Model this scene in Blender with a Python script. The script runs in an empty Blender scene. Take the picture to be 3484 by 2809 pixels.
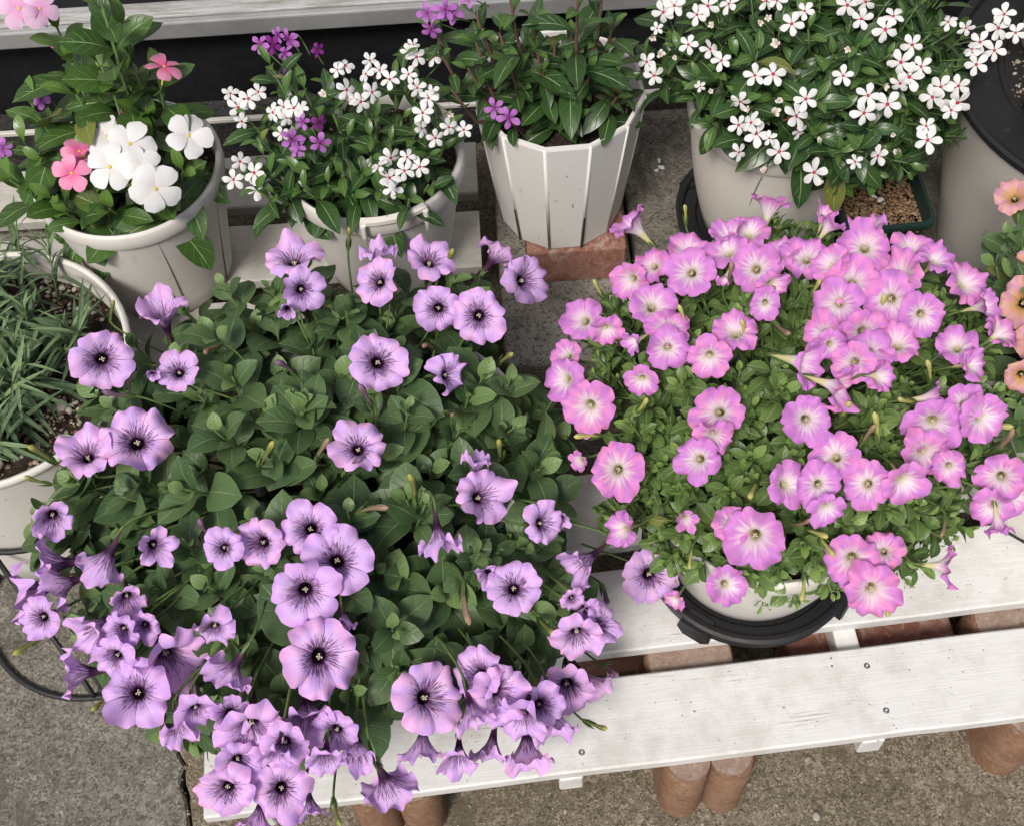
import bpy, math, random
import numpy as np
from mathutils import Vector, Matrix

# ------------------------------------------------------------------ camera, sky, sun, exposure
scene = bpy.context.scene
cam_data = bpy.data.cameras.new('camera')
cam = bpy.data.objects.new('camera', cam_data)
scene.collection.objects.link(cam)
cam_data.sensor_width = 36.0
cam_data.lens = 45.15
cam_data.clip_start = 0.05
cam_data.clip_end = 500.0
M = Matrix(((0.997916, 0.064532, 0.0, 0.0), (-0.054426, 0.841633, -0.5373, 0.0),
            (-0.034673, 0.53618, 0.843391, 1.62), (0, 0, 0, 1)))
cam.matrix_world = M
scene.camera = cam

SUN_EL, SUN_AZ = math.radians(52), math.radians(205)      # azimuth clockwise from +Y
world = bpy.data.worlds.new('World')
scene.world = world
world.use_nodes = True
wn, wl = world.node_tree.nodes, world.node_tree.links
sky = wn.new('ShaderNodeTexSky')
sky.sky_type = 'NISHITA'
sky.sun_disc = False
sky.sun_elevation = SUN_EL
sky.sun_rotation = SUN_AZ
sky.air_density = 1.0
sky.dust_density = 3.8
sky.ozone_density = 0.4
wl.new(sky.outputs[0], wn['Background'].inputs[0])
wn['Background'].inputs[1].default_value = 0.052
sd = bpy.data.lights.new('sun', 'SUN')
sd.energy = 1.5
sd.angle = math.radians(15)
sd.color = (1.0, 0.965, 0.92)
sun = bpy.data.objects.new('sun', sd)
scene.collection.objects.link(sun)
sdir = Vector((math.sin(SUN_AZ) * math.cos(SUN_EL), math.cos(SUN_AZ) * math.cos(SUN_EL), math.sin(SUN_EL)))
sun.rotation_euler = sdir.to_track_quat('Z', 'Y').to_euler()
vs = scene.view_settings
vs.view_transform = 'Standard'
vs.look = 'None'
vs.gamma = 1.0
vs.exposure = 1.0
scene.cycles.max_bounces = 5
scene.cycles.transparent_max_bounces = 4

# ------------------------------------------------------------------ helpers
COL = scene.collection
rnd = random.Random(11)
PI = math.pi


def mesh(name, verts, faces, mat=None, uv=None, tint=None, smooth=True):
    me = bpy.data.meshes.new(name)
    v = np.asarray(verts, dtype=np.float32).reshape(-1, 3)
    if isinstance(faces, np.ndarray):
        n, k = faces.shape
        me.vertices.add(len(v)); me.vertices.foreach_set('co', v.ravel())
        me.loops.add(n * k); me.loops.foreach_set('vertex_index', faces.astype(np.int32).ravel())
        me.polygons.add(n)
        me.polygons.foreach_set('loop_start', np.arange(0, n * k, k, dtype=np.int32))
        me.update(calc_edges=True)
    else:
        me.from_pydata([tuple(map(float, p)) for p in v], [], faces)
        me.update()
    if uv is not None:
        li = np.empty(len(me.loops), dtype=np.int32); me.loops.foreach_get('vertex_index', li)
        lay = me.uv_layers.new(name='UVMap')
        lay.data.foreach_set('uv', np.asarray(uv, dtype=np.float32)[li].ravel())
    if tint is not None:
        a = me.attributes.new('tint', 'FLOAT', 'POINT')
        a.data.foreach_set('value', np.broadcast_to(np.asarray(tint, dtype=np.float32), (len(v),)).copy())
    if smooth:
        me.polygons.foreach_set('use_smooth', np.ones(len(me.polygons), dtype=bool))
    if mat is not None:
        me.materials.append(mat)
    return me


def ob(name, me, parent=None, loc=(0, 0, 0), rot=None, mat4=None, scale=None):
    o = bpy.data.objects.new(name, me)
    COL.objects.link(o)
    if parent is not None:
        o.parent = parent
    if mat4 is not None:
        o.matrix_local = mat4
    else:
        o.location = loc
        if rot is not None:
            o.rotation_euler = rot
        if scale is not None:
            o.scale = (scale, scale, scale) if isinstance(scale, (int, float)) else scale
    return o


def thing(o, label, cat, group=None):
    o['label'] = label
    o['category'] = cat
    if group:
        o['group'] = group
    return o


def empty(name, loc, label, cat, group=None, rz=0.0):
    o = bpy.data.objects.new(name, None)
    COL.objects.link(o)
    o.location = loc
    o.rotation_euler = (0, 0, rz)
    o.empty_display_size = 0.05
    return thing(o, label, cat, group)


class MB:
    """collects pieces of one mesh"""
    def __init__(s): s.v, s.f, s.n = [], [], 0
    def add(s, v, f):
        s.v += [tuple(p) for p in v]; s.f += [tuple(i + s.n for i in q) for q in f]; s.n = len(s.v)
        return s
    def box(s, x0, x1, y0, y1, z0, z1, b=0.0):
        """box whose top and side edges are chamfered by b"""
        if b <= 0:
            v = [(x, y, z) for z in (z0, z1) for x, y in ((x0, y0), (x1, y0), (x1, y1), (x0, y1))]
            return s.add(v, [(3, 2, 1, 0), (4, 5, 6, 7), (0, 1, 5, 4), (1, 2, 6, 5), (2, 3, 7, 6), (3, 0, 4, 7)])
        def ring(i, z):
            return [(x0 + b, y0 + i, z), (x1 - b, y0 + i, z), (x1 - i, y0 + b, z), (x1 - i, y1 - b, z),
                    (x1 - b, y1 - i, z), (x0 + b, y1 - i, z), (x0 + i, y1 - b, z), (x0 + i, y0 + b, z)]
        rings = [ring(b * .7, z0), ring(0, z0 + b), ring(0, z1 - b), ring(b * .3, z1 - b * .3), ring(b, z1)]
        v = sum(rings, []); f = []
        for k in range(4):
            for i in range(8):
                j = (i + 1) % 8; f.append((k * 8 + i, k * 8 + j, k * 8 + 8 + j, k * 8 + 8 + i))
        f.append(tuple(range(7, -1, -1))); f.append(tuple(range(32, 40)))
        return s.add(v, f)
    def lathe(s, prof, n=48, cx=0, cy=0, a0=0.0, sq=None):
        v = []
        for r, z in prof:
            for i in range(n):
                a = a0 + 2 * PI * i / n
                k = 1.0
                if sq:
                    k = (abs(math.cos(a)) ** sq + abs(math.sin(a)) ** sq) ** (-1 / sq)
                v.append((cx + r * k * math.cos(a), cy + r * k * math.sin(a), z))
        f = []
        for k in range(len(prof) - 1):
            for i in range(n):
                j = (i + 1) % n; f.append((k * n + i, k * n + j, k * n + n + j, k * n + n + i))
        f.append(tuple(range(n - 1, -1, -1)))
        if prof[-1][0] > 1e-6:
            f.append(tuple((len(prof) - 1) * n + i for i in range(n)))
        return s.add(v, f)
    def tube(s, pts, rad, n=6, closed=False):
        pts = [Vector(p) for p in pts]; m = len(pts); v = []
        rs = rad if isinstance(rad, (list, tuple)) else [rad] * m
        ref = Vector((0.3, 0.2, 1)).normalized()
        for i, p in enumerate(pts):
            if closed: t = pts[(i + 1) % m] - pts[i - 1]
            else: t = pts[min(i + 1, m - 1)] - pts[max(i - 1, 0)]
            t.normalize(); a = t.cross(ref)
            if a.length < .05: a = t.cross(Vector((1, 0, 0)))
            a.normalize(); b = t.cross(a)
            for k in range(n):
                q = 2 * PI * k / n; v.append(p + (a * math.cos(q) + b * math.sin(q)) * rs[i])
        f = []
        for i in range(m if closed else m - 1):
            i2 = (i + 1) % m
            for k in range(n):
                k2 = (k + 1) % n; f.append((i * n + k, i * n + k2, i2 * n + k2, i2 * n + k))
        if not closed:
            f.append(tuple(range(n - 1, -1, -1))); f.append(tuple((m - 1) * n + k for k in range(n)))
        return s.add(v, f)
    def build(s, name, mat, parent=None, smooth=True, angle=None, **kw):
        me = mesh(name, s.v, s.f, mat, smooth=smooth)
        if angle is not None:
            me.set_sharp_from_angle(angle=math.radians(angle))
        return ob(name, me, parent, **kw)


# ------------------------------------------------------------------ materials
class NT:
    def __init__(s, name):
        s.m = bpy.data.materials.new(name); s.m.use_nodes = True
        s.t = s.m.node_tree; s.n = s.t.nodes; s.l = s.t.links
        s.b = s.n['Principled BSDF']; s.out = s.n['Material Output']
    def new(s, typ, **kw):
        nd = s.n.new(typ)
        for k, v in kw.items():
            if k.startswith('i_'):
                key = k[2:]; key = int(key) if key.isdigit() else key
                nd.inputs[key].default_value = v
            else: setattr(nd, k, v)
        return nd
    def link(s, a, b): s.l.new(a, b)
    def val(s, x):
        return x
    def math(s, op, a, b=None, c=None, clamp=False):
        nd = s.n.new('ShaderNodeMath'); nd.operation = op; nd.use_clamp = clamp
        for i, x in enumerate((a, b, c)):
            if x is None: continue
            if isinstance(x, (int, float)): nd.inputs[i].default_value = x
            else: s.l.new(x, nd.inputs[i])
        return nd.outputs[0]
    def mix(s, fac, a, b, blend='MIX'):
        nd = s.n.new('ShaderNodeMix'); nd.data_type = 'RGBA'; nd.blend_type = blend
        for sock, x in ((nd.inputs[0], fac), (nd.inputs[6], a), (nd.inputs[7], b)):
            if isinstance(x, (int, float)): sock.default_value = x
            elif isinstance(x, tuple): sock.default_value = (*x, 1)
            else: s.l.new(x, sock)
        return nd.outputs[2]
    def ramp(s, fac, stops, interp='LINEAR'):
        nd = s.n.new('ShaderNodeValToRGB'); cr = nd.color_ramp; cr.interpolation = interp
        while len(cr.elements) < len(stops): cr.elements.new(0.5)
        for e, (p, c) in zip(cr.elements, stops):
            e.position = p; e.color = (*c, 1) if isinstance(c, tuple) else (c, c, c, 1)
        s.l.new(fac, nd.inputs[0]); return nd.outputs[0]
    def step(s, x, a, b, lo=0.0, hi=1.0):
        nd = s.n.new('ShaderNodeMapRange'); nd.interpolation_type = 'SMOOTHSTEP'
        for i, v in zip((1, 2, 3, 4), (a, b, lo, hi)):
            if isinstance(v, (int, float)): nd.inputs[i].default_value = v
            else: s.l.new(v, nd.inputs[i])
        s.l.new(x, nd.inputs[0]); return nd.outputs[0]
    def coords(s, scale=(1, 1, 1), world=False):
        if world: src = s.n.new('ShaderNodeNewGeometry').outputs['Position']
        else: src = s.n.new('ShaderNodeTexCoord').outputs['Object']
        mp = s.n.new('ShaderNodeMapping'); mp.inputs['Scale'].default_value = scale
        s.l.new(src, mp.inputs[0]); return mp.outputs[0]
    def noise(s, vec, scale, detail=4.0, rough=0.55, dist=0.0):
        nd = s.new('ShaderNodeTexNoise', i_Scale=scale, i_Detail=detail, i_Roughness=rough, i_Distortion=dist)
        s.l.new(vec, nd.inputs['Vector']); return nd.outputs[0]
    def voro(s, vec, scale, feature='F1', rand=1.0):
        nd = s.new('ShaderNodeTexVoronoi', feature=feature, i_Scale=scale, i_Randomness=rand)
        s.l.new(vec, nd.inputs['Vector']); return nd
    def bump(s, h, dist=0.002, strength=1.0, normal=None):
        nd = s.n.new('ShaderNodeBump'); nd.inputs['Strength'].default_value = strength
        nd.inputs['Distance'].default_value = dist; s.l.new(h, nd.inputs['Height'])
        if normal is not None: s.l.new(normal, nd.inputs['Normal'])
        s.l.new(nd.outputs[0], s.b.inputs['Normal']); return nd.outputs[0]
    def fin(s, col, rough=0.6, spec=0.4, translucent=0.0):
        if isinstance(col, tuple): s.b.inputs['Base Color'].default_value = (*col, 1)
        else: s.l.new(col, s.b.inputs['Base Color'])
        if isinstance(rough, (int, float)): s.b.inputs['Roughness'].default_value = rough
        else: s.l.new(rough, s.b.inputs['Roughness'])
        s.b.inputs['Specular IOR Level'].default_value = spec
        if translucent > 0:
            tr = s.n.new('ShaderNodeBsdfTranslucent'); mx = s.n.new('ShaderNodeMixShader')
            mx.inputs[0].default_value = translucent
            if isinstance(col, tuple): tr.inputs[0].default_value = (*col, 1)
            else: s.l.new(col, tr.inputs[0])
            s.l.new(s.b.outputs[0], mx.inputs[1]); s.l.new(tr.outputs[0], mx.inputs[2])
            s.l.new(mx.outputs[0], s.out.inputs[0])
        return s.m


def concrete(name, c0, c1, speck_dark, speck_light, scale=1.0, bump=0.0015, stain=(0.05, 0.045, 0.035), stain_amt=0.5):
    t = NT(name); v = t.coords(world=True)
    big = t.noise(v, 5 * scale, 5, .6); col = t.mix(t.step(big, .35, .65), c0, c1)
    vo = t.voro(v, 400 * scale); sc = t.n.new('ShaderNodeSeparateColor'); t.link(vo.outputs['Color'], sc.inputs[0]); g = sc.outputs[0]
    col = t.mix(t.step(g, .42, .02, 0, .7), col, speck_dark); col = t.mix(t.step(g, .66, 1.0, 0, .62), col, speck_light)
    v2 = t.voro(t.coords((1, 1.1, 1), True), 150 * scale); s2 = t.n.new('ShaderNodeSeparateColor'); t.link(v2.outputs['Color'], s2.inputs[0])
    col = t.mix(t.step(s2.outputs[1], .86, .98, 0, .4), col, speck_light); col = t.mix(t.step(s2.outputs[2], .86, .98, 0, .45), col, speck_dark)
    md = t.noise(t.coords((.9, 1.2, 1), True), 16 * scale, 6, .75); col = t.mix(t.step(md, .46, .70, 0, .5), col, speck_dark)
    st = t.noise(t.coords((1, 1, 1), True), 2.6, 6, .65, .6); col = t.mix(t.step(st, .48, .70, 0, stain_amt), col, stain)
    s5 = t.noise(v, 9, 6, .75, 1.0); col = t.mix(t.step(s5, .52, .64, 0, stain_amt), col, tuple(.6 * x + .4 * y for x, y in zip(stain, c0)))
    h = t.math('ADD', t.math('MULTIPLY', g, .45), t.math('MULTIPLY', t.noise(v, 90 * scale, 6, .75), 1.1))
    t.bump(h, bump); return t.fin(col, .93, .2)


def plastic(name, c, dirt=(0.12, 0.10, 0.08), rough=.42, dirt_amt=.35):
    t = NT(name); v = t.coords(world=True)
    n = t.noise(v, 7, 6, .7, .4); col = t.mix(t.step(n, .45, .75, 0, dirt_amt), c, tuple(x * .78 for x in c))
    sp = t.noise(t.coords((1, 1, .6), True), 120, 3, .6); col = t.mix(t.step(sp, .69, .78, 0, .75), col, dirt)
    st = t.noise(t.coords((6, 6, .8), True), 9, 6, .7); col = t.mix(t.step(st, .56, .8, 0, dirt_amt * .8), col, tuple(.5 * x + .5 * y for x, y in zip(dirt, c)))
    s3 = t.noise(v, 45, 4, .7); col = t.mix(t.step(s3, .66, .74, 0, dirt_amt), col, dirt)
    t.bump(t.noise(v, 300, 2), .0002); return t.fin(col, t.step(n, .3, .8, rough, rough + .2), .4)


def painted_wood(name, c, wear, wear_amt, grime):
    t = NT(name); v = t.coords((1, 1, 1))
    ori = t.n.new('ShaderNodeObjectInfo').outputs['Random']
    ad = t.n.new('ShaderNodeVectorMath'); ad.operation = 'ADD'; t.link(v, ad.inputs[0])
    cb = t.n.new('ShaderNodeCombineXYZ'); t.link(t.math('MULTIPLY', ori, 40), cb.inputs[0]); t.link(t.math('MULTIPLY', ori, 17), cb.inputs[1]); t.link(cb.outputs[0], ad.inputs[1])
    v = ad.outputs[0]
    mp = t.n.new('ShaderNodeMapping'); mp.inputs['Scale'].default_value = (1.6, 46, 46); t.link(v, mp.inputs[0])
    grain = t.noise(mp.outputs[0], 9, 8, .72, .3)
    mp2 = t.n.new('ShaderNodeMapping'); mp2.inputs['Scale'].default_value = (1.2, 6, 6); t.link(v, mp2.inputs[0])
    patch = t.noise(mp2.outputs[0], 5, 5, .65, .6)
    wr = t.math('MULTIPLY', t.step(grain, .50, .74), t.step(patch, .50, .74))
    col = t.mix(t.math('MULTIPLY', wr, wear_amt), c, wear)
    col = t.mix(t.step(grain, .35, .62, 0, .28), col, grime)
    soft = t.noise(v, 16, 6, .7); col = t.mix(t.step(soft, .42, .68, 0, .75), col, grime)
    sp = t.noise(v, 210, 3, .6); col = t.mix(t.step(sp, .68, .74, 0, .8), col, (.09, .075, .05))
    sm = t.noise(v, 60, 5, .75, 1.2); col = t.mix(t.step(sm, .62, .74, 0, .5), col, (.26, .22, .16))
    t.bump(t.math('SUBTRACT', t.math('MULTIPLY', grain, .7), wr), .0009); return t.fin(col, .62, .35)


m_slab = concrete('slab_concrete', (.18, .166, .138), (.23, .212, .178), (.055, .048, .038), (.37, .345, .295), 1.0, .0018, (.06, .052, .042), .7)
m_yard = concrete('yard_concrete', (.185, .155, .11), (.24, .203, .15), (.055, .043, .028), (.44, .39, .31), 1.15, .0022, (.075, .06, .034), .8)
m_block = concrete('block_concrete', (.27, .252, .215), (.36, .338, .295), (.05, .044, .036), (.32, .3, .26), .9, .0012, (.07, .06, .045), .5)
m_tread = concrete('tread_concrete', (.135, .122, .1), (.19, .172, .142), (.055, .048, .038), (.28, .26, .225), .8, .001, (.05, .043, .032), .8)
m_dark = concrete('foundation', (.03, .03, .03), (.05, .048, .046), (.015, .015, .015), (.09, .085, .08), .7, .001)
m_earth = concrete('earth', (.03, .026, .02), (.05, .043, .033), (.012, .011, .009), (.12, .1, .08), 1.0, .002)


def brick_mat(name, c0, c1, c2, amt=.6):
    t = NT(name); v = t.coords(world=True)
    col = t.mix(t.step(t.noise(v, 11, 5, .65, .5), .4, .62), c0, c1)
    col = t.mix(t.step(t.noise(v, 26, 6, .7, .8), .5, .7, 0, amt), col, c2)
    g = t.noise(v, 150, 5, .8); col = t.mix(t.step(g, .52, .66, 0, .6), col, c2); col = t.mix(t.step(g, .46, .34, 0, .5), col, tuple(x * .4 for x in c0))
    t.bump(t.math('ADD', t.noise(v, 130, 6, .8), t.math('MULTIPLY', g, .8)), .0003); return t.fin(col, .92, .12)


m_brick = brick_mat('red_brick', (.24, .10, .074), (.31, .165, .125), (.41, .32, .265), .9)
m_terra = brick_mat('terracotta', (.20, .11, .067), (.245, .145, .092), (.34, .255, .19), .4)
m_paleclay = brick_mat('pale_clay', (.25, .175, .135), (.30, .22, .175), (.42, .36, .31), .6)  # lighter clay colour for the block tops
m_white = painted_wood('white_paint', (.74, .735, .72), (.44, .40, .33), .38, (.55, .53, .48))
m_old = painted_wood('weathered_white_paint', (.50, .48, .44), (.22, .19, .155), .8, (.33, .31, .27))
m_pot = plastic('ivory_plastic', (.73, .69, .625), dirt_amt=.4)
m_pot2 = plastic('stone_plastic', (.63, .605, .56), dirt_amt=.45)
m_potw = plastic('white_plastic', (.74, .725, .69), dirt_amt=.28)
m_pot3 = plastic('cream_plastic', (.66, .64, .59), dirt_amt=.45)
m_seam = plastic('seam_shadow', (.13, .12, .11))
m_black = plastic('black_plastic', (.012, .012, .013), (.09, .083, .075), .45, .3)
m_green = plastic('green_plastic', (.012, .032, .027), (.08, .08, .07), .4, .3)
m_glaze = plastic('green_glaze', (.07, .16, .045), (.03, .05, .02), .2, .3)
m_yellow = plastic('yellow_glaze', (.5, .36, .05), (.1, .07, .02), .25, .2)


def simple(name, c, rough=.5, metal=0.0, spec=.4, nscale=40, var=.25):
    t = NT(name); v = t.coords(world=True)
    col = t.mix(t.step(t.noise(v, nscale, 5, .65), .35, .7, 0, 1), c, tuple(x * (1 - var) for x in c))
    t.b.inputs['Metallic'].default_value = metal
    t.bump(t.noise(v, nscale * 4, 3), .0003); return t.fin(col, rough, spec)


def rail_mat():
    t = NT('dusty_aluminium'); v = t.coords((1.4, 14, 14), True)
    n = t.noise(v, 7, 7, .72, .6)
    col = t.mix(t.step(n, .38, .66), (.56, .57, .57), (.30, .285, .255))
    col = t.mix(t.step(t.noise(t.coords((1, 1, 1), True), 70, 5, .7), .58, .72, 0, .7), col, (.2, .18, .15))
    t.b.inputs['Metallic'].default_value = .35
    return t.fin(col, .5, .4)


m_rail = rail_mat()
m_alu = simple('aluminium', (.44, .445, .445), .4, .55, .5, 12, .2)
m_wallblack = simple('black_wall', (.008, .0085, .011), .72, 0, .3, 60, .5)
m_door = simple('door_panel', (.34, .34, .33), .5, .1, .4, 8, .1)
m_wire = simple('black_wire', (.014, .015, .016), .55, 0, .5, 300, .4)
m_screw = simple('steel_screw', (.35, .34, .33), .35, .9, .5, 500, .4)
m_soil = concrete('potting_soil', (.028, .019, .013), (.045, .031, .022), (.012, .009, .007), (.13, .10, .08), 1.3, .004, (.02, .015, .01), .4)


def grain_mat(name, cols, dust):
    t = NT(name); a = t.new('ShaderNodeAttribute', attribute_name='tint')
    col = t.ramp(a.outputs['Fac'], [(i / (len(cols) - 1), c) for i, c in enumerate(cols)])
    col = t.mix(t.step(t.noise(t.coords(world=True), 600, 3), .5, .75, 0, .5), col, dust)
    return t.fin(col, .9, .2)


m_akadama = grain_mat('akadama', [(.11, .062, .034), (.19, .112, .062), (.26, .16, .09), (.32, .225, .14)], (.34, .26, .18))
m_gravel = grain_mat('soil_gravel', [(.03, .021, .015), (.07, .046, .032), (.16, .1, .065), (.30, .25, .2), (.45, .42, .37)], (.14, .11, .08))
m_pebble = grain_mat('pebbles', [(.10, .085, .065), (.18, .15, .115), (.27, .24, .19), (.38, .35, .3)], (.3, .27, .22))


def leaf_mat(name, dark, light, rib, rough, spec, rib_w=.035, side=.35, trans=.16, fuzz=0.0):
    t = NT(name)
    uv = t.n.new('ShaderNodeSeparateXYZ'); t.link(t.n.new('ShaderNodeUVMap').outputs[0], uv.inputs[0])
    u, v = uv.outputs[0], uv.outputs[1]
    au = t.math('ABSOLUTE', t.math('SUBTRACT', u, .5))
    tint = t.new('ShaderNodeAttribute', attribute_name='tint').outputs['Fac']
    orn = t.n.new('ShaderNodeObjectInfo').outputs['Random']
    k = t.math('ADD', t.math('MULTIPLY', tint, .6), t.math('MULTIPLY', orn, .4))
    n = t.noise(t.coords(world=True), 90, 4, .6)
    k = t.math('ADD', k, t.math('MULTIPLY', t.math('SUBTRACT', n, .5), .7), clamp=True)
    col = t.mix(k, dark, light)
    col = t.mix(t.step(tint, 1.1, 1.5, 0, .65), col, tuple(1.35 * x + y for x, y in zip(light, (.025, .03, .0))))
    col = t.mix(t.step(orn, .978, .985, 0, .55), col, (.26, .24, .05))
    ph = t.math('FRACT', t.math('SUBTRACT', t.math('MULTIPLY', v, 6.0), t.math('MULTIPLY', au, 3.2)))
    sv = t.step(t.math('ABSOLUTE', t.math('SUBTRACT', ph, .5)), .09, .0)
    sv = t.math('MULTIPLY', sv, t.step(au, .48, .3))
    col = t.mix(t.math('MULTIPLY', sv, side), col, rib)
    col = t.mix(t.step(au, rib_w, rib_w * .3, 0, .9), col, rib)
    if fuzz: col = t.mix(t.step(au, .45, .5, 0, fuzz), col, rib)
    sp = t.noise(t.coords(world=True), 420, 2, .5); col = t.mix(t.step(sp, .70, .76, 0, .5), col, rib)
    hh = t.math('SUBTRACT', t.math('MULTIPLY', n, .3), t.math('ADD', sv, t.step(au, rib_w * 2, 0)))
    t.bump(hh, .0006, .7); return t.fin(col, rough, spec, trans)


m_leafP = leaf_mat('petunia_leaf', (.046, .094, .034), (.115, .188, .068), (.20, .28, .12), .46, .4, .022, .20, .16, .25)
m_leafK = leaf_mat('pink_petunia_leaf', (.058, .116, .026), (.148, .238, .062), (.27, .35, .15), .42, .42, .045, .18, .18, .2)
m_leafV = leaf_mat('vinca_leaf', (.016, .048, .012), (.046, .104, .025), (.28, .38, .16), .33, .5, .03, .16, .12)
m_leafB = leaf_mat('broad_vinca_leaf', (.026, .070, .013), (.072, .148, .028), (.30, .42, .15), .33, .5, .022, .22, .14)
m_leafD = leaf_mat('dianthus_leaf', (.066, .118, .055), (.15, .225, .11), (.22, .29, .18), .55, .3, .08, 0, .12)
m_stem = simple('green_stem', (.11, .17, .055), .55, 0, .3, 80, .3)
m_stemR = simple('reddish_stem', (.13, .07, .05), .5, 0, .3, 80, .3)
m_sepal = simple('sepal', (.10, .16, .045), .6, 0, .3, 200, .3)
m_dry = simple('withered_brown', (.24, .145, .085), .8, 0, .2, 150, .5)


def petal_coords(t):
    uv = t.n.new('ShaderNodeSeparateXYZ'); t.link(t.n.new('ShaderNodeUVMap').outputs[0], uv.inputs[0])
    th = t.math('MULTIPLY', uv.outputs[0], 2 * PI); s = uv.outputs[1]
    orn = t.n.new('ShaderNodeObjectInfo').outputs['Random']
    def streak(freq, sfreq):
        cb = t.n.new('ShaderNodeCombineXYZ')
        t.link(t.math('MULTIPLY', t.math('COSINE', th), freq), cb.inputs[0])
        t.link(t.math('MULTIPLY', t.math('SINE', th), freq), cb.inputs[1])
        t.link(t.math('ADD', t.math('MULTIPLY', s, sfreq), t.math('MULTIPLY', orn, 60)), cb.inputs[2])
        return cb.outputs[0]
    return th, s, orn, streak


def petunia_purple(name, a, b, c, d, low, veins):
    t = NT(name); th, s, orn, streak = petal_coords(t)
    tint = t.mix(t.step(s, .7, 1.0), t.mix(orn, a, b), t.mix(orn, c, d))
    big = t.noise(streak(1.6, 2.0), 1.4, 3)
    col = t.mix(t.step(big, .38, .64), tint, low)
    pale = t.step(t.noise(streak(2.2, 1.0), 1.6, 2), .42, .64)
    col = t.mix(t.math('MULTIPLY', t.math('MULTIPLY', pale, t.step(s, .95, .55)), .5), col, (.76, .60, .84))
    vein = (.055, .006, .060)
    st = t.noise(streak(10.0, 3.2), 1.9, 3, .6)
    thr = t.step(s, .36, .94, .38, .75)
    fine = t.step(st, thr, t.math('ADD', thr, .07))
    main = t.math('ABSOLUTE', t.math('SINE', t.math('MULTIPLY', th, 2.5)))
    wd = t.step(s, .40, .97, .11, .016)
    mline = t.step(main, wd, t.math('MULTIPLY', wd, .25))
    main2 = t.math('ABSOLUTE', t.math('COSINE', t.math('MULTIPLY', th, 2.5)))
    wd2 = t.step(s, .42, .82, .11, .0)
    mline2 = t.step(main2, t.math('ADD', wd2, .001), t.math('MULTIPLY', wd2, .25))
    vv = t.math('MAXIMUM', t.math('MULTIPLY', fine, veins), t.math('MULTIPLY', t.math('MAXIMUM', mline, mline2), .85))
    col = t.mix(vv, col, vein)
    thn = t.math('ADD', s, t.math('MULTIPLY', t.math('SUBTRACT', t.noise(streak(4.0, .5), 1.5, 2), .5), .22))
    col = t.mix(t.step(thn, .445, .36), col, (.034, .004, .036))
    col = t.mix(t.step(s, .36, .12), col, (.10, .05, .07))
    t.bump(t.noise(streak(7, 5), 1.5, 3), .0012, .6); return t.fin(col, .5, .25, .22)


def petunia_pink(name, a, b, eye, tube, rib):
    t = NT(name); th, s, orn, streak = petal_coords(t)
    col = t.mix(orn, a, b)
    big = t.noise(streak(1.5, 1.6), 1.5, 3); col = t.mix(t.step(big, .36, .66), col, tuple(.6 * x + .4 * y for x, y in zip(b, (.52, .18, .62))))
    st = t.noise(streak(3.0, .5), 1.5, 4, .65)
    e = t.math('ADD', s, t.math('MULTIPLY', t.math('SUBTRACT', st, .5), .75))
    col = t.mix(t.step(e, .76, .40, 0, .95), col, eye)
    main = t.math('ABSOLUTE', t.math('SINE', t.math('MULTIPLY', th, 2.5)))
    ln = t.math('MULTIPLY', t.step(main, .09, .005), t.step(s, 1.0, .6)); col = t.mix(t.math('MULTIPLY', ln, .55), col, rib)
    col = t.mix(t.step(e, .40, .30), col, tube)
    t.bump(t.noise(streak(5, 5), 1.5, 3), .0016, .6); return t.fin(col, .5, .25, .22)


m_purple = petunia_purple('lilac_petunia_petal', (.70, .44, .81), (.82, .48, .79), (.71, .41, .80), (.88, .46, .76), (.63, .39, .82), .85)
m_mauve = petunia_purple('mauve_petunia_petal', (.80, .49, .77), (.88, .52, .75), (.84, .49, .77), (.91, .53, .74), (.75, .47, .81), .65)
m_pink = petunia_pink('pink_petunia_petal', (.80, .28, .56), (.64, .25, .64), (.89, .80, .82), (.74, .70, .36), (.82, .52, .72))
m_peach = petunia_pink('peach_petunia_petal', (.70, .36, .27), (.74, .42, .32), (.66, .40, .14), (.03, .008, .01), (.24, .06, .05))


def petal_mat(name, base, tip, edge, trans=.2):
    t = NT(name); uv = t.n.new('ShaderNodeSeparateXYZ'); t.link(t.n.new('ShaderNodeUVMap').outputs[0], uv.inputs[0])
    u, v = uv.outputs[0], uv.outputs[1]
    col = t.mix(t.step(v, .0, .75), base, tip)
    n = t.noise(t.coords(world=True), 260, 3, .5); col = t.mix(t.step(n, .5, .8, 0, .35), col, edge)
    t.bump(t.noise(t.coords(world=True), 300, 3), .0006, .6); return t.fin(col, .5, .25, trans)


m_pw = petal_mat('white_petal', (.76, .73, .71), (.80, .80, .79), (.73, .73, .74))
m_pp = petal_mat('pink_petal', (.78, .13, .32), (.80, .30, .48), (.84, .44, .58))
m_pl = petal_mat('pale_pink_petal', (.74, .34, .60), (.78, .54, .72), (.82, .64, .80))
m_pm = petal_mat('violet_petal', (.22, .03, .24), (.44, .16, .50), (.52, .26, .58))
m_pd = petal_mat('dark_violet_petal', (.14, .01, .14), (.27, .04, .28), (.35, .10, .36))
m_dead = petal_mat('faded_petal', (.62, .48, .40), (.78, .72, .66), (.55, .40, .28))
m_eye = simple('red_eye', (.46, .035, .07), .5, 0, .3, 400, .3)
m_eyeY = simple('yellow_eye', (.70, .58, .12), .5, 0, .3, 400, .3)
m_eyeD = simple('dark_eye', (.11, .01, .06), .5, 0, .3, 400, .3)
m_anther = simple('pale_anther', (.66, .62, .46), .6, 0, .3, 400, .3)


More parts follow.
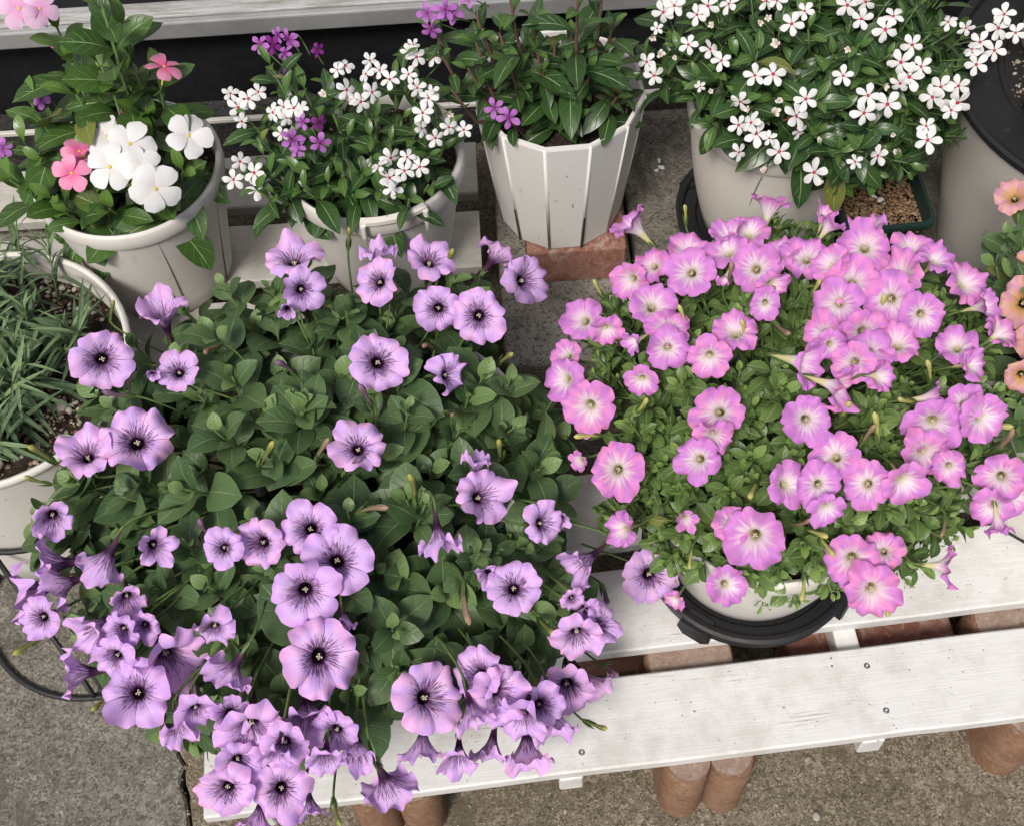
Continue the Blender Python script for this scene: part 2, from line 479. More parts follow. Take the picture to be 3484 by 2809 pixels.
def bud_mat(name, base, mid, tip):
    t = NT(name); uv = t.n.new('ShaderNodeSeparateXYZ'); t.link(t.n.new('ShaderNodeUVMap').outputs[0], uv.inputs[0])
    st = t.step(t.math('SINE', t.math('MULTIPLY', uv.outputs[0], 2 * PI * 7)), -.1, .7)
    c = t.ramp(uv.outputs[1], [(0.0, base), (.45, mid), (.8, mid), (1.0, tip)])
    c = t.mix(t.math('MULTIPLY', st, .45), c, tuple(x * .45 for x in mid)); return t.fin(c, .6, .25, .1)


m_bud = bud_mat('green_bud', (.12, .18, .05), (.17, .19, .06), (.48, .47, .10))
m_budd = bud_mat('dark_bud', (.12, .17, .06), (.16, .09, .13), (.28, .16, .30))
m_budw = bud_mat('withered_bloom', (.12, .17, .06), (.26, .17, .11), (.42, .30, .2))
m_budk = bud_mat('pale_bud', (.16, .22, .06), (.46, .46, .14), (.60, .56, .22))

# x, y, z of the bloom, the way it faces, its radius and its kind (metres)
PURPLE=[
(-0.238,0.954,0.489,0.04,0.17,0.98,0.0317,'n'),(-0.219,0.883,0.510,0.40,-0.67,0.62,0.0259,'n'),(-0.237,0.856,0.511,0.07,-0.86,0.51,0.0148,'w'),(-0.143,0.907,0.490,-0.29,-0.43,0.86,0.0259,'n'),
(-0.084,0.975,0.446,0.19,0.03,0.98,0.0289,'n'),(-0.143,0.965,0.472,0.06,0.68,0.73,0.0213,'n'),(-0.002,1.036,0.370,0.66,0.72,0.18,0.0272,'b'),(0.032,1.000,0.358,0.54,-0.43,0.72,0.0317,'n'),
(-0.077,0.868,0.481,-0.18,-0.68,0.71,0.0272,'n'),(-0.030,0.854,0.482,-0.00,-0.63,0.78,0.0302,'n'),(-0.135,0.778,0.515,0.24,-0.51,0.83,0.0307,'n'),(-0.061,0.772,0.491,0.66,-0.44,0.61,0.0220,'n'),
(-0.157,0.679,0.511,0.18,-0.26,0.95,0.0276,'n'),(-0.032,0.631,0.479,0.55,-0.26,0.79,0.0291,'n'),(-0.039,0.668,0.488,0.09,0.69,0.72,0.0145,'n'),(0.029,0.615,0.441,0.58,-0.37,0.72,0.0243,'n'),
(0.044,0.625,0.424,0.19,-0.86,0.47,0.0153,'w'),(-0.080,0.579,0.475,0.10,-0.95,-0.31,0.0211,'n'),(-0.259,0.582,0.497,-0.27,-0.57,0.78,0.0268,'n'),(-0.289,0.576,0.509,-0.01,-0.38,0.93,0.0210,'n'),
(-0.207,0.594,0.500,0.03,-0.48,0.88,0.0283,'n'),(-0.179,0.565,0.487,0.22,-0.38,0.90,0.0328,'n'),(-0.212,0.532,0.485,0.09,-0.62,0.78,0.0328,'n'),(-0.196,0.473,0.462,0.31,-0.49,0.81,0.0392,'n'),
(-0.174,0.505,0.467,0.20,-0.98,0.07,0.0150,'w'),(-0.361,0.593,0.485,0.51,-0.58,0.64,0.0215,'s'),(-0.457,0.852,0.445,0.32,-0.67,0.66,0.0363,'n'),(-0.384,0.891,0.482,-0.01,0.32,0.95,0.0285,'n'),
(-0.352,0.791,0.507,0.03,-0.26,0.96,0.0245,'n'),(-0.375,0.781,0.514,0.10,-0.90,0.42,0.0104,'w'),(-0.392,0.716,0.494,0.20,-0.29,0.94,0.0357,'n'),(-0.446,0.709,0.490,0.06,-0.03,1.00,0.0284,'n'),
(-0.493,0.662,0.429,0.28,-0.78,0.56,0.0260,'s'),(-0.500,0.620,0.410,-0.97,-0.13,0.21,0.0288,'n'),(-0.543,0.609,0.364,-0.95,-0.31,0.10,0.0330,'n'),(-0.426,0.593,0.450,-0.57,-0.47,-0.67,0.0256,'b'),
(-0.393,0.549,0.456,0.32,-0.83,0.45,0.0215,'s'),(-0.486,0.594,0.409,-0.94,-0.34,0.08,0.0251,'n'),(-0.429,0.519,0.451,-0.54,-0.76,0.35,0.0264,'n'),(-0.451,0.491,0.425,-0.97,-0.08,0.24,0.0254,'n'),
(-0.402,0.487,0.457,-0.19,-0.75,0.63,0.0222,'n'),(-0.380,0.459,0.446,0.08,-0.29,0.95,0.0321,'n'),(-0.350,0.488,0.430,0.47,-0.85,0.24,0.0361,'n'),(-0.305,0.510,0.457,0.02,-0.91,0.41,0.0212,'n'),
(-0.288,0.434,0.432,0.29,-0.50,0.81,0.0231,'s'),(-0.268,0.411,0.433,0.11,-0.91,0.41,0.0338,'n'),(-0.317,0.432,0.445,0.35,-0.86,0.36,0.0208,'n'),(-0.337,0.419,0.431,0.25,-0.96,0.13,0.0193,'n'),
(-0.218,0.429,0.405,0.11,-0.98,0.14,0.0336,'n'),(-0.297,0.369,0.405,-0.09,-0.61,0.79,0.0271,'n'),(-0.246,0.370,0.388,0.14,-0.53,0.83,0.0274,'n'),(-0.273,0.349,0.363,-0.19,-0.96,-0.23,0.0186,'n'),
(-0.219,0.355,0.368,0.14,-0.94,-0.31,0.0175,'n'),(-0.144,0.376,0.351,0.27,-0.48,-0.83,0.0260,'b'),(-0.168,0.394,0.407,0.13,-0.92,0.37,0.0252,'w'),(-0.095,0.446,0.416,0.55,-0.26,0.79,0.0358,'n'),
(-0.053,0.471,0.408,-0.38,-0.18,0.91,0.0271,'n'),(-0.029,0.447,0.407,0.34,-0.58,0.74,0.0279,'n'),(-0.012,0.422,0.389,-0.29,-0.87,0.40,0.0285,'n'),(-0.007,0.419,0.290,-0.01,-1.00,-0.09,0.0304,'n'),
(-0.045,0.411,0.324,-0.20,-0.97,-0.11,0.0212,'n'),(-0.075,0.398,0.357,-0.01,-0.97,0.25,0.0218,'n'),(-0.111,0.409,0.362,-0.07,-0.95,-0.31,0.0229,'n'),(-0.056,0.423,0.407,0.21,-0.98,-0.04,0.0197,'n'),
(0.053,0.508,0.381,0.06,-0.92,0.38,0.0295,'n'),(0.084,0.529,0.377,0.71,-0.07,0.70,0.0230,'n'),(0.039,0.477,0.311,-0.05,-0.86,0.50,0.0336,'n'),(0.070,0.503,0.252,0.47,-0.87,0.18,0.0254,'n'),
(0.024,0.437,0.322,0.12,-0.98,-0.17,0.0260,'n'),(0.147,0.623,0.275,0.07,-0.62,0.79,0.0323,'n'),(-0.009,0.540,0.454,0.04,-0.22,0.97,0.0285,'n'),(-0.037,0.554,0.454,-0.26,-0.72,0.65,0.0160,'w'),
(0.060,0.586,0.392,-0.73,-0.66,0.19,0.0228,'n'),(0.051,0.549,0.389,0.19,-0.81,0.56,0.0127,'n'),(-0.199,0.388,0.414,0.01,-0.97,0.25,0.0193,'n'),(-0.241,0.385,0.444,-0.13,-0.98,0.15,0.0163,'n'),
(-0.376,0.520,0.453,0.01,-0.83,0.56,0.0171,'n'),(-0.291,0.470,0.445,-0.61,-0.50,-0.62,0.0243,'b'),(0.067,0.535,0.386,0.44,-0.76,0.48,0.0146,'n'),(-0.280,0.390,0.416,0.39,-0.74,0.55,0.0234,'n'),
(-0.193,0.415,0.410,-0.24,-0.77,0.59,0.0233,'n'),(-0.395,0.512,0.465,-0.17,-0.76,0.62,0.0192,'n'),(0.011,0.443,0.368,0.19,-0.63,0.76,0.0248,'n'),(-0.503,0.561,0.403,-0.24,-0.59,0.77,0.0237,'n'),
(-0.235,0.399,0.432,0.10,-0.76,0.64,0.0238,'n')]
PINK=[
(0.155,1.002,0.450,-0.66,0.47,0.59,0.0242,'n'),(0.311,0.976,0.498,0.26,0.66,0.71,0.0227,'n'),(0.362,0.935,0.523,0.18,0.27,0.95,0.0198,'w'),(0.362,0.911,0.533,0.59,0.44,0.68,0.0150,'n'),
(0.413,0.931,0.505,-0.28,0.41,0.87,0.0183,'n'),(0.248,0.907,0.535,-0.36,0.35,0.86,0.0217,'n'),(0.274,0.912,0.531,-0.04,0.02,1.00,0.0234,'n'),(0.243,0.883,0.536,-0.33,-0.06,0.94,0.0220,'n'),
(0.203,0.897,0.525,-0.11,-0.16,0.98,0.0234,'n'),(0.199,0.852,0.538,-0.26,-0.54,0.80,0.0271,'n'),(0.267,0.843,0.548,-0.24,-0.56,0.80,0.0279,'n'),(0.297,0.868,0.546,-0.40,0.03,0.92,0.0212,'n'),
(0.321,0.854,0.552,-0.28,-0.30,0.91,0.0237,'n'),(0.341,0.837,0.559,-0.56,-0.18,0.80,0.0213,'n'),(0.389,0.869,0.544,-0.20,-0.38,0.90,0.0267,'n'),(0.452,0.893,0.511,-0.05,-0.10,0.99,0.0213,'n'),
(0.416,0.835,0.539,-0.51,-0.05,0.86,0.0280,'n'),(0.476,0.874,0.512,0.21,-0.05,0.98,0.0217,'n'),(0.511,0.854,0.489,0.30,-0.29,0.91,0.0252,'n'),(0.361,0.812,0.556,-0.23,-0.48,0.85,0.0264,'n'),
(0.341,0.786,0.552,-0.41,-0.61,0.67,0.0293,'n'),(0.396,0.788,0.553,-0.36,-0.60,0.72,0.0272,'n'),(0.425,0.765,0.552,-0.16,-0.71,0.68,0.0218,'n'),(0.526,0.824,0.482,0.69,-0.30,0.66,0.0194,'n'),
(0.529,0.783,0.490,0.83,0.55,-0.07,0.0174,'b'),(0.136,0.871,0.505,-0.51,-0.66,0.55,0.0223,'n'),(0.163,0.885,0.515,-0.39,-0.36,0.85,0.0195,'n'),(0.158,0.824,0.523,0.01,-0.40,0.92,0.0255,'n'),
(0.083,0.854,0.464,-0.39,-0.42,0.82,0.0256,'n'),(0.107,0.807,0.500,-0.05,-0.95,0.32,0.0186,'n'),(0.169,0.790,0.525,-0.08,-0.58,0.81,0.0214,'n'),(0.165,0.762,0.527,-0.16,-0.69,0.70,0.0211,'n'),
(0.132,0.786,0.508,-0.78,-0.58,0.23,0.0135,'s'),(0.234,0.769,0.546,-0.18,-0.12,0.98,0.0235,'n'),(0.203,0.736,0.541,-0.25,-0.81,0.53,0.0233,'n'),(0.063,0.820,0.447,-0.45,-0.28,0.85,0.0187,'n'),
(0.056,0.783,0.450,-0.59,-0.50,0.63,0.0240,'n'),(0.082,0.740,0.458,-0.24,-0.71,0.67,0.0284,'n'),(0.136,0.731,0.514,-0.20,-0.89,0.41,0.0173,'n'),(0.319,0.745,0.558,-0.41,-0.59,0.69,0.0231,'n'),
(0.298,0.712,0.557,0.64,-0.62,0.46,0.0233,'n'),(0.322,0.725,0.567,-0.03,-0.73,0.68,0.0167,'n'),(0.364,0.749,0.552,-0.04,-0.66,0.75,0.0237,'n'),(0.363,0.725,0.554,-0.18,-0.52,0.83,0.0219,'n'),
(0.392,0.733,0.557,-0.17,-0.18,0.97,0.0220,'n'),(0.338,0.704,0.565,-0.46,-0.61,0.65,0.0201,'n'),(0.327,0.680,0.556,0.75,-0.61,0.25,0.0230,'n'),(0.371,0.699,0.546,0.83,0.23,-0.51,0.0167,'b'),
(0.430,0.689,0.516,0.91,-0.21,0.37,0.0180,'n'),(0.461,0.746,0.526,-0.34,-0.13,0.93,0.0215,'n'),(0.477,0.722,0.523,0.53,-0.42,0.74,0.0187,'n'),(0.455,0.677,0.522,-0.22,-0.36,0.91,0.0189,'n'),
(0.470,0.656,0.521,0.12,-0.72,0.69,0.0248,'n'),(0.422,0.661,0.506,-0.28,-0.79,0.55,0.0287,'n'),(0.411,0.633,0.499,-0.07,-0.76,0.65,0.0244,'n'),(0.429,0.613,0.504,-0.19,-0.74,0.64,0.0181,'n'),
(0.291,0.660,0.534,-0.12,-0.62,0.77,0.0252,'n'),(0.207,0.687,0.519,-0.29,-0.48,0.83,0.0257,'n'),(0.199,0.657,0.517,-0.17,-0.86,0.49,0.0198,'n'),(0.180,0.637,0.513,-0.34,-0.49,0.80,0.0243,'n'),
(0.106,0.665,0.452,-0.14,-0.53,0.84,0.0292,'n'),(0.068,0.692,0.429,-0.54,-0.58,0.61,0.0131,'s'),(0.314,0.627,0.522,-0.34,-0.27,0.90,0.0245,'n'),(0.270,0.607,0.506,0.31,-0.43,0.85,0.0246,'n'),
(0.294,0.596,0.517,-0.14,-0.61,0.78,0.0228,'n'),(0.341,0.597,0.513,-0.37,-0.47,0.80,0.0238,'n'),(0.377,0.588,0.521,0.10,-0.88,0.46,0.0226,'n'),(0.298,0.570,0.512,-0.07,-0.89,0.46,0.0177,'n'),
(0.105,0.617,0.408,-0.66,-0.46,0.60,0.0193,'n'),(0.169,0.597,0.461,0.05,-0.77,0.63,0.0149,'s'),(0.212,0.586,0.466,-0.23,-0.51,0.83,0.0209,'n'),(0.231,0.566,0.473,-0.26,-0.57,0.78,0.0312,'n'),
(0.500,0.628,0.447,-0.35,-0.60,0.72,0.0273,'n'),(0.486,0.600,0.435,-0.42,-0.76,0.48,0.0220,'n'),(0.526,0.622,0.410,0.16,-0.73,0.67,0.0204,'n'),(0.493,0.584,0.423,0.04,-0.95,-0.32,0.0147,'n'),
(0.332,0.551,0.435,-0.28,-0.66,0.70,0.0277,'n'),(0.364,0.559,0.441,-0.32,-0.33,0.89,0.0226,'n'),(0.348,0.516,0.432,-0.13,-0.69,0.71,0.0299,'n'),(0.212,0.553,0.392,0.11,-0.63,0.77,0.0216,'n'),
(0.444,0.560,0.389,0.95,-0.25,0.17,0.0196,'n'),(0.165,0.579,0.300,-0.53,-0.77,0.35,0.0141,'n'),(0.268,0.792,0.552,-0.21,-0.77,0.60,0.0173,'n'),(0.280,0.810,0.559,0.18,-0.83,0.53,0.0174,'n'),
(0.232,0.831,0.547,-0.41,-0.91,0.12,0.0107,'w')]
VINCA_RIGHT=[
(0.235,1.278,0.533,-0.19,-0.79,0.58,0.0137,'n'),(0.271,1.248,0.555,-0.43,-0.74,0.51,0.0145,'n'),(0.258,1.245,0.545,-0.41,-0.71,0.56,0.0123,'n'),(0.295,1.242,0.561,-0.57,-0.13,0.81,0.0133,'n'),
(0.336,1.225,0.576,0.49,-0.64,0.60,0.0114,'n'),(0.349,1.225,0.576,-0.43,-0.46,0.78,0.0125,'n'),(0.360,1.186,0.573,-0.17,-0.79,0.59,0.0141,'n'),(0.377,1.200,0.579,-0.51,-0.47,0.72,0.0113,'n'),
(0.430,1.209,0.576,-0.18,-0.91,0.38,0.0147,'n'),(0.451,1.208,0.580,0.06,-0.95,0.30,0.0124,'n'),(0.443,1.187,0.573,-0.39,-0.84,0.37,0.0141,'n'),(0.481,1.188,0.573,-0.22,-0.09,0.97,0.0130,'n'),
(0.470,1.174,0.566,-0.07,-0.81,0.58,0.0152,'n'),(0.555,1.199,0.549,-0.40,-0.17,0.90,0.0109,'n'),(0.580,1.201,0.536,0.00,-0.97,0.23,0.0098,'n'),(0.652,1.260,0.501,-0.41,-0.41,0.82,0.0138,'n'),
(0.646,1.250,0.488,0.28,-0.57,0.77,0.0157,'n'),(0.666,1.241,0.487,-0.34,-0.56,0.75,0.0114,'n'),(0.604,1.201,0.512,-0.43,-0.76,0.49,0.0135,'n'),(0.588,1.183,0.518,-0.48,0.07,0.87,0.0128,'n'),
(0.642,1.232,0.468,-0.21,-0.73,0.65,0.0139,'n'),(0.593,1.169,0.506,-0.50,-0.60,0.62,0.0145,'n'),(0.244,1.210,0.530,-0.22,-0.72,0.66,0.0116,'n'),(0.268,1.194,0.535,0.43,-0.26,0.86,0.0133,'n'),
(0.279,1.174,0.534,-0.34,-0.39,0.85,0.0126,'n'),(0.314,1.142,0.537,0.02,-0.48,0.88,0.0136,'n'),(0.334,1.136,0.543,-0.04,-0.44,0.90,0.0146,'n'),(0.505,1.167,0.546,-0.31,-0.83,0.47,0.0136,'n'),
(0.486,1.140,0.545,-0.49,-0.76,0.42,0.0152,'n'),(0.512,1.140,0.536,-0.28,-0.65,0.71,0.0124,'n'),(0.497,1.130,0.530,-0.59,-0.61,0.53,0.0164,'n'),(0.486,1.125,0.526,-0.32,-0.93,0.18,0.0130,'n'),
(0.417,1.131,0.538,-0.19,-0.60,0.78,0.0118,'n'),(0.544,1.140,0.501,-0.59,-0.44,0.68,0.0144,'n'),(0.568,1.145,0.496,-0.51,-0.74,0.43,0.0127,'n'),(0.527,1.117,0.508,-0.65,-0.65,0.39,0.0154,'n'),
(0.568,1.133,0.480,-0.21,-0.97,0.14,0.0174,'n'),(0.557,1.120,0.481,-0.24,-0.72,0.65,0.0133,'n'),(0.447,1.115,0.519,-0.02,-0.53,0.85,0.0147,'n'),(0.471,1.109,0.509,-0.25,-0.85,0.47,0.0159,'n'),
(0.442,1.101,0.505,0.03,-0.92,0.38,0.0148,'n'),(0.372,1.113,0.522,-0.10,-0.85,0.52,0.0147,'n'),(0.361,1.102,0.506,0.53,-0.44,0.73,0.0170,'n'),(0.366,1.093,0.489,0.31,-0.95,0.06,0.0103,'n'),
(0.298,1.130,0.508,-0.32,-0.94,0.15,0.0120,'n'),(0.309,1.106,0.496,-0.70,-0.33,0.63,0.0131,'n'),(0.296,1.113,0.486,0.01,-0.85,0.53,0.0121,'n'),(0.316,1.100,0.483,0.02,-0.63,0.78,0.0155,'n'),
(0.331,1.093,0.481,-0.04,-0.39,0.92,0.0092,'n'),(0.297,1.095,0.458,0.38,-0.77,0.52,0.0116,'n'),(0.345,1.089,0.461,-0.19,-0.81,0.56,0.0145,'n'),(0.391,1.079,0.431,-0.57,-0.57,0.59,0.0158,'n'),
(0.436,1.073,0.452,-0.01,-0.48,0.87,0.0110,'n'),(0.467,1.084,0.448,-0.75,-0.23,0.62,0.0134,'n'),(0.528,1.095,0.458,-0.32,-0.43,0.84,0.0151,'n'),(0.528,1.111,0.466,-0.34,-0.63,0.70,0.0116,'n'),
(0.254,1.161,0.507,-0.37,-0.77,0.52,0.0075,'n'),(0.227,1.198,0.521,-0.30,-0.58,0.76,0.0052,'w'),(0.341,1.168,0.561,-0.59,-0.45,0.67,0.0073,'w'),(0.342,1.118,0.517,-0.16,-0.64,0.75,0.0068,'w'),
(0.336,1.108,0.508,-0.09,-0.38,0.92,0.0085,'w'),(0.307,1.122,0.503,-0.69,-0.62,0.38,0.0052,'w'),(0.264,1.146,0.513,-0.04,-0.84,0.54,0.0046,'w'),(0.391,1.087,0.478,-0.29,-0.53,0.80,0.0052,'w'),
(0.331,1.089,0.429,-0.35,-0.27,0.90,0.0065,'w'),(0.398,1.071,0.425,-0.44,-0.86,0.27,0.0064,'w'),(0.482,1.093,0.473,-0.41,-0.71,0.58,0.0040,'w'),(0.489,1.085,0.451,-0.62,-0.29,0.73,0.0046,'w'),
(0.424,1.156,0.556,-0.21,-0.79,0.57,0.0051,'w'),(0.272,1.218,0.551,-0.37,-0.58,0.73,0.0052,'w'),(0.334,1.200,0.572,0.15,-0.78,0.60,0.0051,'w'),(0.326,1.201,0.565,-0.01,-0.81,0.59,0.0046,'w'),
(0.465,1.120,0.528,0.29,-0.86,0.43,0.0062,'w'),(0.222,1.279,0.523,-0.38,-0.87,0.31,0.0137,'n'),(0.234,1.285,0.533,0.14,-0.75,0.65,0.0131,'n'),(0.207,1.259,0.502,-0.04,-0.96,0.28,0.0060,'w'),
(0.199,1.239,0.480,-0.42,-0.60,0.68,0.0121,'n'),(0.204,1.205,0.488,-0.06,-0.90,0.43,0.0125,'n'),(0.212,1.217,0.511,-0.03,-0.67,0.74,0.0077,'w'),(0.212,1.257,0.517,-0.09,-0.68,0.73,0.0077,'n')]
VINCA_MID=[
(-0.334,1.249,0.463,0.25,-0.44,0.86,0.0116,'n'),(-0.302,1.205,0.493,0.12,-0.50,0.86,0.0136,'n'),(-0.318,1.206,0.479,0.00,-0.97,0.25,0.0137,'n'),(-0.290,1.215,0.494,0.24,-0.56,0.79,0.0107,'n'),
(-0.312,1.181,0.479,0.46,-0.52,0.72,0.0101,'n'),(-0.269,1.172,0.499,-0.52,-0.65,0.56,0.0128,'n'),(-0.255,1.175,0.504,0.27,-0.72,0.64,0.0105,'n'),(-0.241,1.166,0.510,-0.09,-0.47,0.88,0.0122,'n'),
(-0.252,1.164,0.497,0.47,-0.73,0.49,0.0105,'n'),(-0.260,1.148,0.486,0.25,-0.79,0.57,0.0099,'n'),(-0.152,1.205,0.521,-0.63,-0.27,0.73,0.0122,'n'),(-0.123,1.195,0.519,-0.07,-0.43,0.90,0.0128,'n'),
(-0.100,1.205,0.516,0.20,-0.76,0.62,0.0111,'n'),(-0.145,1.178,0.516,0.59,-0.53,0.60,0.0133,'n'),(-0.175,1.177,0.523,0.53,-0.40,0.75,0.0133,'n'),(-0.159,1.166,0.513,0.47,-0.73,0.50,0.0127,'n'),
(-0.090,1.185,0.512,0.23,-0.87,0.43,0.0111,'n'),(-0.077,1.172,0.506,0.08,-0.47,0.88,0.0128,'n'),(-0.085,1.154,0.500,0.16,-0.64,0.75,0.0127,'n'),(-0.088,1.142,0.486,0.72,-0.27,0.64,0.0122,'n'),
(-0.072,1.133,0.477,0.31,-0.87,0.39,0.0122,'n'),(-0.055,1.147,0.480,0.39,-0.80,0.46,0.0111,'n'),(-0.037,1.153,0.468,-0.05,-0.78,0.63,0.0106,'n'),(-0.128,1.112,0.470,0.29,-0.95,0.13,0.0139,'n'),
(-0.108,1.116,0.465,0.30,-0.61,0.73,0.0117,'n'),(-0.113,1.106,0.452,0.17,-0.58,0.80,0.0123,'n'),(-0.094,1.111,0.452,-0.13,-0.75,0.64,0.0123,'n'),(-0.131,1.095,0.453,0.38,-0.38,0.84,0.0140,'n'),
(-0.130,1.097,0.431,0.13,-0.68,0.72,0.0124,'n'),(-0.323,1.159,0.432,0.42,-0.70,0.58,0.0132,'n'),(-0.304,1.139,0.431,-0.44,-0.52,0.73,0.0150,'n'),(-0.338,1.159,0.400,0.16,-0.75,0.64,0.0141,'n'),
(-0.308,1.150,0.391,0.15,-0.60,0.79,0.0153,'n'),(-0.177,1.218,0.525,0.29,-0.14,0.95,0.0117,'n'),(-0.135,1.210,0.521,0.20,-0.68,0.70,0.0105,'n'),(-0.147,1.225,0.524,0.23,-0.83,0.51,0.0100,'n'),
(-0.203,1.177,0.519,-0.20,-0.63,0.75,0.0075,'w'),(-0.168,1.167,0.514,-0.40,-0.48,0.78,0.0064,'w'),(-0.052,1.169,0.481,-0.15,-0.98,0.16,0.0053,'w'),(-0.295,1.135,0.416,-0.15,0.10,0.98,0.0108,'n'),
(-0.142,1.101,0.468,-0.41,0.18,0.89,0.0116,'n'),(-0.186,1.208,0.528,-0.08,-0.79,0.61,0.0087,'n'),(-0.073,1.188,0.500,0.09,-0.73,0.68,0.0100,'n'),(-0.233,1.168,0.508,0.04,-0.47,0.88,0.0099,'n'),
(-0.090,1.237,0.514,0.37,-0.63,0.69,0.0124,'n'),(-0.069,1.252,0.499,-0.39,-0.35,0.85,0.0120,'n'),(-0.100,1.246,0.516,0.16,-0.81,0.57,0.0101,'n'),(-0.094,1.265,0.509,-0.05,-0.87,0.50,0.0090,'n')]
VINCA_MID_PURPLE=[
(-0.245,1.129,0.495,0.37,-0.09,0.92,0.0144,'n'),(-0.238,1.125,0.484,-0.39,-0.27,0.88,0.0110,'n'),(-0.211,1.123,0.491,-0.05,-0.95,0.30,0.0138,'n'),(-0.231,1.147,0.505,-0.19,-0.72,0.67,0.0098,'n'),
(-0.210,1.140,0.508,0.47,-0.86,0.22,0.0115,'d'),(-0.240,1.119,0.486,0.02,-0.71,0.70,0.0098,'n'),(-0.292,1.297,0.498,-0.08,-0.54,0.84,0.0128,'n'),(-0.276,1.297,0.495,0.37,-0.66,0.65,0.0140,'d'),
(-0.255,1.303,0.498,-0.50,-0.81,0.30,0.0140,'n'),(-0.256,1.263,0.511,-0.33,-0.36,0.87,0.0108,'n'),(-0.213,1.256,0.519,0.54,-0.75,0.38,0.0101,'d'),(-0.253,1.219,0.514,0.56,-0.80,0.22,0.0082,'n'),
(-0.268,1.306,0.503,-0.57,-0.75,0.33,0.0104,'n')]
VINCA_LEFT=[
(-0.482,1.179,0.470,0.09,-0.43,0.90,0.0285,'W'),(-0.450,1.159,0.475,0.33,-0.52,0.79,0.0300,'W'),(-0.475,1.132,0.465,0.03,-0.60,0.80,0.0293,'W'),(-0.436,1.131,0.460,0.36,-0.62,0.70,0.0258,'W'),
(-0.418,1.100,0.455,0.32,-0.75,0.58,0.0303,'W'),(-0.381,1.177,0.465,0.43,-0.46,0.78,0.0262,'W'),(-0.528,1.140,0.450,-0.01,-0.68,0.73,0.0237,'P'),(-0.521,1.172,0.455,0.42,-0.30,0.86,0.0197,'P'),
(-0.396,1.220,0.540,0.33,0.23,0.92,0.0226,'P'),(-0.549,1.245,0.620,0.12,-0.83,0.55,0.0274,'L'),(-0.521,1.236,0.625,0.51,-0.55,0.67,0.0195,'L'),(-0.576,1.254,0.470,-0.26,-0.60,0.76,0.0134,'M'),
(-0.627,1.201,0.440,0.04,-0.70,0.72,0.0128,'M'),(-0.469,1.222,0.470,0.13,-0.99,0.09,0.0072,'B'),(-0.533,1.260,0.550,-0.29,-0.88,0.38,0.0058,'B')]
VINCA_OCT=[
(0.003,1.211,0.445,-0.10,-0.64,0.77,0.0140,'m'),(0.020,1.197,0.440,0.04,-0.71,0.70,0.0152,'m'),(-0.071,1.244,0.575,-0.16,-0.68,0.72,0.0143,'m'),(-0.049,1.243,0.580,0.16,-0.52,0.84,0.0149,'m'),
(-0.042,1.247,0.570,0.32,-0.74,0.60,0.0138,'m'),(-0.068,1.232,0.560,-0.09,-0.98,0.18,0.0127,'m'),(-0.020,1.235,0.600,-0.19,-0.75,0.63,0.0102,'m')]
PEACH=[
(0.586,0.965,0.500,-0.41,-0.16,0.90,0.0211,'n'),(0.571,0.832,0.470,-0.33,-0.56,0.76,0.0273,'n'),(0.553,0.748,0.450,-0.27,-0.79,0.55,0.0206,'n'),(0.597,0.891,0.460,-0.03,-0.32,0.95,0.0189,'n'),
(0.574,0.786,0.460,-0.19,-0.65,0.74,0.0208,'n')]
BUDS_PURPLE=[(-0.180,1.011,0.447,0.22,0.24,0.95,'g'),(-0.395,0.951,0.440,-0.36,0.17,0.92,'g'),(-0.476,0.971,0.389,0.40,0.27,0.88,'g'),(-0.002,0.814,0.459,0.55,0.00,0.83,'g'),
(-0.430,0.790,0.466,-0.81,-0.28,0.52,'d'),(-0.541,0.783,0.376,-0.40,0.17,0.90,'g'),(-0.543,0.744,0.375,-0.78,-0.06,0.62,'g'),(-0.236,0.785,0.512,-0.39,0.07,0.92,'d'),
(-0.144,0.620,0.493,0.73,-0.06,0.68,'w'),(-0.102,0.641,0.490,0.10,0.32,0.94,'g'),(-0.062,0.975,0.436,0.51,0.18,0.84,'g'),(0.072,0.460,0.250,0.77,-0.54,0.33,'g'),
(-0.549,0.571,0.310,-0.64,-0.72,0.25,'g'),(-0.179,0.408,0.378,0.02,-1.00,0.05,'g'),(-0.374,0.446,0.376,-0.10,-0.99,0.00,'g'),(-0.208,0.371,0.293,0.12,-0.99,0.04,'g'),
(-0.324,0.820,0.499,-0.60,-0.64,0.48,'w'),(-0.196,0.679,0.509,0.39,0.09,0.92,'w'),(-0.165,0.663,0.504,0.59,0.15,0.79,'d'),(-0.150,0.742,0.509,-0.14,0.21,0.97,'d'),
(-0.061,0.528,0.438,-0.03,-1.00,0.03,'w'),(-0.086,0.816,0.492,-0.27,-0.22,0.94,'w'),(-0.015,0.691,0.466,0.04,-0.01,1.00,'g'),(-0.249,0.680,0.508,0.56,0.02,0.83,'g'),
(0.094,0.522,0.256,0.67,-0.60,0.43,'d'),(-0.316,0.609,0.487,-0.22,0.11,0.97,'d'),(0.090,0.580,0.322,0.18,-0.94,0.28,'d'),(-0.444,0.483,0.355,-0.44,-0.84,0.31,'g'),
(0.022,0.525,0.379,0.32,-0.69,0.65,'g'),(-0.210,0.912,0.491,0.56,0.18,0.81,'g'),(-0.061,0.722,0.487,0.35,-0.77,0.54,'w'),(-0.310,0.520,0.456,-0.54,-0.70,0.47,'d')]
